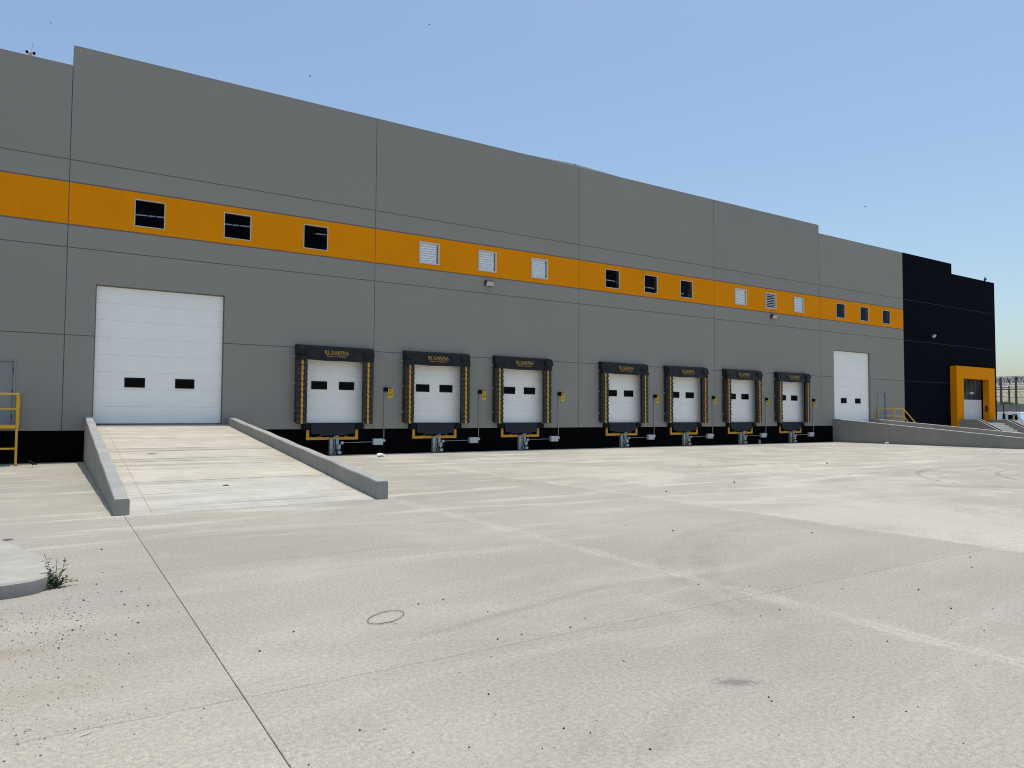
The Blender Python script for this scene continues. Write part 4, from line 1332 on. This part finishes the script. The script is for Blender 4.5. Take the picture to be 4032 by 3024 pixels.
def far_tree(x, y, h, r, label):
    t = thing('distant_tree', label, 'tree', (x, y, 0), 'trees far beyond the boundary wall')
    tr = MB().tube([(0, 0, -0.1), (0.05, 0, h * 0.4), (0.0, 0.1, h * 0.75)], [0.22, 0.16, 0.07], 7)
    for q in range(5):
        a = q * 1.3
        tr.tube([(0, 0, h * (0.35 + 0.06 * q)), (math.cos(a) * r * 0.6, math.sin(a) * r * 0.6, h * (0.6 + 0.06 * q))], [0.09, 0.03], 5)
    tr.build('trunk', M['bark'], t)
    b = MB()
    cl = [(random.gauss(0, 0.45) * r, random.gauss(0, 0.45) * r, h * random.uniform(0.45, 0.93)) for _ in range(16)]
    for c in cl:
        cr = r * random.uniform(0.25, 0.45)
        for _ in range(60):
            p = Vector(c) + Vector((random.gauss(0, 0.5), random.gauss(0, 0.5), random.gauss(0, 0.4))) * cr
            d1 = Vector((random.uniform(-1, 1), random.uniform(-1, 1), random.uniform(-1, 1))).normalized() * 0.22
            d2 = Vector((random.uniform(-1, 1), random.uniform(-1, 1), random.uniform(-1, 1))).normalized() * 0.16
            b.add([p - d1, p + d2, p + d1, p - d2], [(0, 1, 2, 3)])
    b.build('crown', M['tree_leaf'], t)
far_tree(260, 86.9, 6.9, 2.4, 'low round far tree just right of the building corner')
far_tree(260, 84.3, 6.7, 2.2, 'wider far tree between the first two shed columns')
far_tree(262, 83.0, 6.4, 1.6, 'small far tree right of the thin shed column')
far_tree(262, 80.8, 6.0, 1.8, 'lowest far tree left of the right shed column')
far_tree(258, 74.0, 6.2, 2.4, 'far tree near the right edge of the picture')

# ------------------------------------------------------------------ small things on the yard
STONES = [(2.42,-19.39,0.0079),(2.64,-19.38,0.0081),(2.77,-19.85,0.0076),(2.49,-20.45,0.0067),(2.68,-20.45,0.0068),(3.06,-20.49,0.0071),(3.28,-20.38,0.0074),(1.99,-20.85,0.0058),(1.34,-21.31,0.0048),(1.24,-21.26,0.0047),(1.59,-21.68,0.0045),(1.91,-21.88,0.0045),(1.86,-21.86,0.0045),(2.14,-21.85,0.0047),(2.25,-21.76,0.0049),(2.06,-21.75,0.0048),(1.87,-21.44,0.005),(1.4,-19.59,0.0069),(1.11,-19.88,0.0063),(0.84,-21.12,0.0046),(0.94,-21.46,0.0043),(1.97,-21.21,0.0054),(2.28,-20.72,0.0062),(1.25,-21.49,0.0045),(1.36,-21.59,0.0044),(4.11,-21.01,0.0072),(4.43,-21.0,0.0075),(4.69,-20.97,0.0077),(2.92,-21.2,0.0061),(2.53,-21.82,0.0051),(2.26,-22.12,0.0045),(2.87,-22.33,0.0047),(3.35,-22.4,0.005),(4.65,-21.83,0.0067),(4.37,-22.11,0.0061),(4.66,-22.36,0.006),(5.86,-21.64,0.0078),(6.14,-21.81,0.0078),(5.43,-21.85,0.0073),(3.51,-22.83,0.0046),(6.25,-21.19,0.0087),(7.62,-20.98,0.01),(5.11,-20.35,0.0088),(5.46,-22.05,0.007),(5.15,-21.48,0.0075),(5.71,-20.83,0.0087),(3.64,-22.5,0.0051),(3.75,-22.5,0.0052),(3.17,-22.06,0.0053),(3.2,-22.02,0.0053),(4.77,-20.08,0.0089),(16.27,-9.48,0.0243),(12.62,-13.87,0.0179),(9.96,-14.47,0.0157),(6.68,-17.89,0.0104),(20.21,-11.07,0.0252),(8.09,-18.9,0.0103),(6.46,-17.24,0.0109),(8.16,-20.72,0.0086),(0.46,-15.64,0.0095),(0.34,-17.38,0.0076),(0.5,-17.78,0.0073),(0.63,-17.75,0.0074),(0.23,-17.93,0.007),(0.16,-18.3,0.0065),(0.17,-18.53,0.0063),(-0.06,-18.61,0.0061),(-0.07,-18.73,0.0059),(0.5,-18.75,0.0063),(0.53,-18.82,0.0062),(0.14,-18.78,0.006),(0.08,-18.97,0.0058),(0.06,-19.17,0.0056),(0.42,-19.5,0.0054),(0.01,-20.15,0.0045),(0.81,-18.66,0.0066),(0.64,-18.36,0.0068),(-0.12,-19.46,0.0051),(0.19,-18.71,0.0061),(0.32,-18.98,0.0059),(0.38,-19.05,0.0059),(0.49,-18.24,0.0068),(-0.28,-18.22,0.0063)]
def rock_bm(r, sub=1, jag=0.25):
    bm = bmesh.new()
    bmesh.ops.create_icosphere(bm, subdivisions=sub, radius=r)
    for v in bm.verts:
        v.co *= 1 + random.uniform(-jag, jag)
        v.co.z *= 0.72
    zmin = min(v.co.z for v in bm.verts)
    for v in bm.verts:
        v.co.z -= zmin * 0.9
    return bm
rock_mes = []
for q in range(6):
    bm = rock_bm(1.0)
    me = bpy.data.meshes.new('stone')
    bm.to_mesh(me)
    bm.free()
    me.materials.append(M['stone'])
    rock_mes.append(me)
for i, (x, y, r) in enumerate(STONES):
    o = obj('stone', rock_mes[i % 6], loc=(x, y, 0))
    k = random.uniform(0.55, 1.25)
    o.scale = (r * k * random.uniform(0.9, 1.4), r * k, r * k * random.uniform(0.8, 1.1))
    o.rotation_euler = (0, 0, random.uniform(0, 6.28))
    tag(o, 'small dark loose stone lying on the pale concrete yard', 'stone', 'dark loose stones scattered over the yard')
# loose gravel near the kerb island: too small to count
b = MB()
for q in range(2400):
    if q < 1300:
        x, y = random.gauss(-0.12, 0.28), random.uniform(-20.8, -17.65)
        x -= 0.0
        if random.random() < 0.35:
            y = random.gauss(-18.3, 0.5)
    else:
        x, y = random.uniform(-0.6, 7.0), random.uniform(-22.9, -15.0)
    if y > -17.9 and x < 0.1:
        continue
    r = random.choice((0.002, 0.0024, 0.003, 0.003, 0.004, 0.006)) * random.uniform(0.8, 1.3)
    if q >= 1300:
        r *= 0.6
    a = random.uniform(0, 6.28)
    ca, sa = math.cos(a) * r, math.sin(a) * r
    e = random.uniform(0.5, 1.0)
    b.add([(x + ca, y + sa, 0), (x - sa * e, y + ca * e, 0), (x - ca, y - sa, 0), (x + sa * e, y - ca * e, 0),
           (x + ca * 0.4, y + sa * 0.4, r * 0.9), (x - ca * 0.4, y - sa * 0.3, r * 0.75)],
          [(0, 1, 4), (1, 5, 4), (1, 2, 5), (2, 3, 5), (3, 4, 5), (3, 0, 4)])
tag(b.build('loose_gravel', M['gravel']), 'fine grey grit and gravel scattered beside the kerb island', 'gravel', kind='stuff')

# weed at the tip of the island
wd = thing('weed', 'green weed growing at the tip of the kerb island', 'plant', (0.03, -17.32, 0))
st = MB()
lf = []
def leaf(p, d, l, w):
    d = Vector(d).normalized()
    sd = d.cross(Vector((0, 0, 1)))
    if sd.length < 0.05:
        sd = Vector((1, 0, 0))
    sd = sd.normalized()
    up = sd.cross(d).normalized()
    p = Vector(p)
    m = p + d * (l * 0.45) + up * (l * 0.05)
    b = MB()
    b.add([p, m + sd * w, p + d * l - up * (l * 0.15), m - sd * w, m - up * (w * 0.35)], [(0, 1, 4), (1, 2, 4), (2, 3, 4), (3, 0, 4)])
    lf.append(b)
def stalk(base, tip, bend, nleaf, l0, bud=True):
    base, tip = Vector(base), Vector(tip)
    pts = []
    for k in range(7):
        u = k / 6
        pts.append(base.lerp(tip, u) + Vector(bend) * math.sin(math.pi * u))
    st.tube(pts, [0.0035 * (1 - 0.6 * k / 6) for k in range(7)], 5)
    for q in range(nleaf):
        u = 0.12 + 0.74 * q / max(1, nleaf - 1)
        p = pts[int(u * 6)].lerp(pts[min(6, int(u * 6) + 1)], u * 6 % 1)
        a = q * 2.4 + random.uniform(-0.4, 0.4)
        leaf(p, (math.cos(a), math.sin(a), random.uniform(0.25, 0.75)), 1.25 * l0 * random.uniform(0.75, 1.2) * (1.1 - 0.4 * u), l0 * 0.27)
    if bud:
        e = pts[-1]
        st.tube([e, e + Vector((0, 0, 0.004)), e + Vector((0, 0, 0.010))], [0.003, 0.0065, 0.003], 6)
stalk((0, 0, 0), (-0.07, 0.03, 0.27), (0.01, 0, 0), 14, 0.048)
stalk((0, 0, 0), (-0.06, 0.02, 0.20), (0.0, 0.01, 0), 8, 0.040)
stalk((0.01, 0, 0), (0.075, 0.0, 0.235), (0.012, 0, 0), 7, 0.055)
stalk((0.01, 0, 0), (0.02, 0.03, 0.24), (0.0, 0.01, 0), 3, 0.03, False)
stalk((0.01, 0.0, 0), (0.13, 0.0, 0.05), (0.0, 0, 0.02), 9, 0.034, False)
stalk((0.01, 0.0, 0), (0.20, 0.03, 0.025), (0.0, 0, 0.02), 10, 0.030, False)
stalk((0.0, 0.0, 0), (0.08, -0.07, 0.03), (0.0, 0, 0.02), 9, 0.034, False)
stalk((0.0, 0.0, 0), (-0.05, -0.10, 0.03), (0.0, 0, 0.02), 9, 0.036, False)
stalk((0.0, 0.0, 0), (0.02, -0.04, 0.11), (0.0, 0, 0.0), 10, 0.045, False)
stalk((0.0, 0.0, 0), (-0.04, 0.0, 0.13), (0.0, 0, 0.0), 10, 0.042, False)
stalk((0.0, 0.01, 0), (0.05, 0.04, 0.12), (0.0, 0, 0.0), 12, 0.045, False)
stalk((0.0, -0.01, 0), (-0.02, -0.06, 0.09), (0.0, 0, 0.0), 12, 0.045, False)
stalk((0.02, 0.0, 0), (0.10, -0.02, 0.09), (0.0, 0, 0.01), 12, 0.042, False)
st.build('stems', M['stem'], wd)
for b in lf:
    b.build('leaf', M['leaf'], wd)

# wire ring
b = MB()
pts = []
for k in range(66):
    a = 2 * math.pi * k / 30 + 3.0
    rr = 1 + 0.035 * math.sin(k * 0.31)
    u, v = 0.180 * rr * math.cos(a), 0.105 * rr * math.sin(a)
    c, s = math.cos(0.62), math.sin(0.62)
    pts.append((2.06 + u * c - v * s, -19.605 + u * s + v * c, 0.006 + 0.004 * math.sin(k * 0.5) + (0.004 if k > 33 else 0)))
pts.append((pts[-1][0] + 0.05, pts[-1][1] - 0.06, 0.006))
b.tube(pts, 0.0014, 5)
tag(b.build('wire_ring', M['wire'], smooth=True), 'loose ring of thin dark wire lying on the concrete', 'wire')

def crumple(name, loc, size, flat, mat, label, cat, seed=1):
    rnd = random.Random(seed)
    bm = bmesh.new()
    bmesh.ops.create_icosphere(bm, subdivisions=3, radius=1.0)
    for v in bm.verts:
        k = 1 + 0.22 * math.sin(5 * v.co.x + 3 * v.co.y + seed) + 0.16 * math.sin(9 * v.co.y - 7 * v.co.z) + rnd.uniform(-0.08, 0.08)
        v.co = Vector((v.co.x * size[0] * k, v.co.y * size[1] * k, v.co.z * flat * k))
    zm = min(v.co.z for v in bm.verts)
    for v in bm.verts:
        v.co.z = max(0.001, v.co.z - zm * 0.8)
    me = bpy.data.meshes.new(name)
    bm.to_mesh(me)
    bm.free()
    me.materials.append(mat)
    return tag(obj(name, me, loc=loc), label, cat)
crumple('plastic_bag', (9.36, -1.6, 0), (0.14, 0.11), 0.055, M['paper'], 'crumpled white plastic bag on the ground near the first dock', 'bag', 2)
crumple('crumpled_wrapper', (-0.41, -14.43, 0), (0.045, 0.032), 0.012, M['wrapper'], 'crumpled grey wrapper lying behind the kerb island', 'litter', 5)
crumple('pale_stone', (37.1, -3.34, 0), (0.10, 0.08), 0.06, M['pale_stone'], 'pale stone at the foot of the right ramp wall', 'stone', 9)
crumple('dry_clump', (2.62, -10.9, 0.165), (0.05, 0.03), 0.010, M['dry'], 'dry brown clump of dirt low on the left ramp', 'dirt clump', 12)
crumple('dark_rag', (1.85, -6.6, 0.53), (0.09, 0.03), 0.008, M['dry'], 'flat grey scrap in the middle of the left ramp', 'litter', 15)
b = MB()
b.tube([(0.135, -20.655, 0.003), (0.15, -20.65, 0.006), (0.17, -20.64, 0.005), (0.188, -20.63, 0.003)], [0.001, 0.003, 0.003, 0.001], 6)
tag(b.build('twig', M['pale_stone']), 'pale broken twig lying on the concrete near the lower left corner', 'twig')
t = thing('tin_can', 'small grey can standing by the plinth near the sixth dock', 'can', (30.95, -0.08, 0))
MB().tube([(0, 0, 0), (0, 0, 0.20)], [0.055, 0.06], 14).build('can_body', M['conduit'], t)
MB().tube([(0, 0, 0.20), (0, 0, 0.21)], [0.064, 0.064], 14).build('rim', M['galv'], t)

# ------------------------------------------------------------------ birds
t = thing('bird', 'small dark bird standing on the ground by the black plinth', 'bird', (-0.47, -1.75, 0))
b = MB()
b.tube([(0.13, 0, 0.075), (0.08, 0, 0.085), (0.02, 0, 0.10), (-0.03, 0, 0.125), (-0.055, 0, 0.155), (-0.075, 0, 0.168), (-0.10, 0, 0.160)],
       [0.006, 0.022, 0.042, 0.038, 0.022, 0.024, 0.005], 10)
b.tube([(0.0, 0.012, 0.075), (0.003, 0.012, 0.0)], 0.004, 5)
b.tube([(0.0, -0.012, 0.075), (0.003, -0.012, 0.0)], 0.004, 5)
b.build('body', M['bird'], t, smooth=True)
def flyer(x, y, z, roll, label):
    t = thing('flying_bird', label, 'bird', (x, y, z), 'birds in the sky')
    b = MB()
    b.tube([(0, -0.12, 0), (0, -0.05, 0.005), (0, 0.05, 0), (0, 0.14, 0)], [0.008, 0.035, 0.03, 0.01], 7)
    b.build('body', M['bird'], t, smooth=True)
    for s in (-1, 1):
        b = MB()
        w = [(0, 0.03, 0.01), (s * 0.10, 0.045, 0.05), (s * 0.25, -0.01, 0.075), (s * 0.10, -0.055, 0.045), (0, -0.045, 0.01)]
        b.add(w + [(q[0], q[1], q[2] - 0.006) for q in w], [(0, 1, 2, 3, 4), (9, 8, 7, 6, 5), (0, 1, 6, 5), (1, 2, 7, 6), (2, 3, 8, 7), (3, 4, 9, 8)])
        b.build('wing', M['bird'], t)
    t.rotation_euler = (0.3, roll, 0.9)
flyer(-1.76, 81.1, 50.4, 0.2, 'tiny bird high in the sky at the left')
flyer(38.4, 55.4, 50.5, -0.4, 'tiny bird at the top middle of the sky')
flyer(25.9, 63.7, 43.9, 0.3, 'tiny bird just above the long parapet')
flyer(85.4, 26.5, 27.9, -0.2, 'tiny bird in the sky at the right')
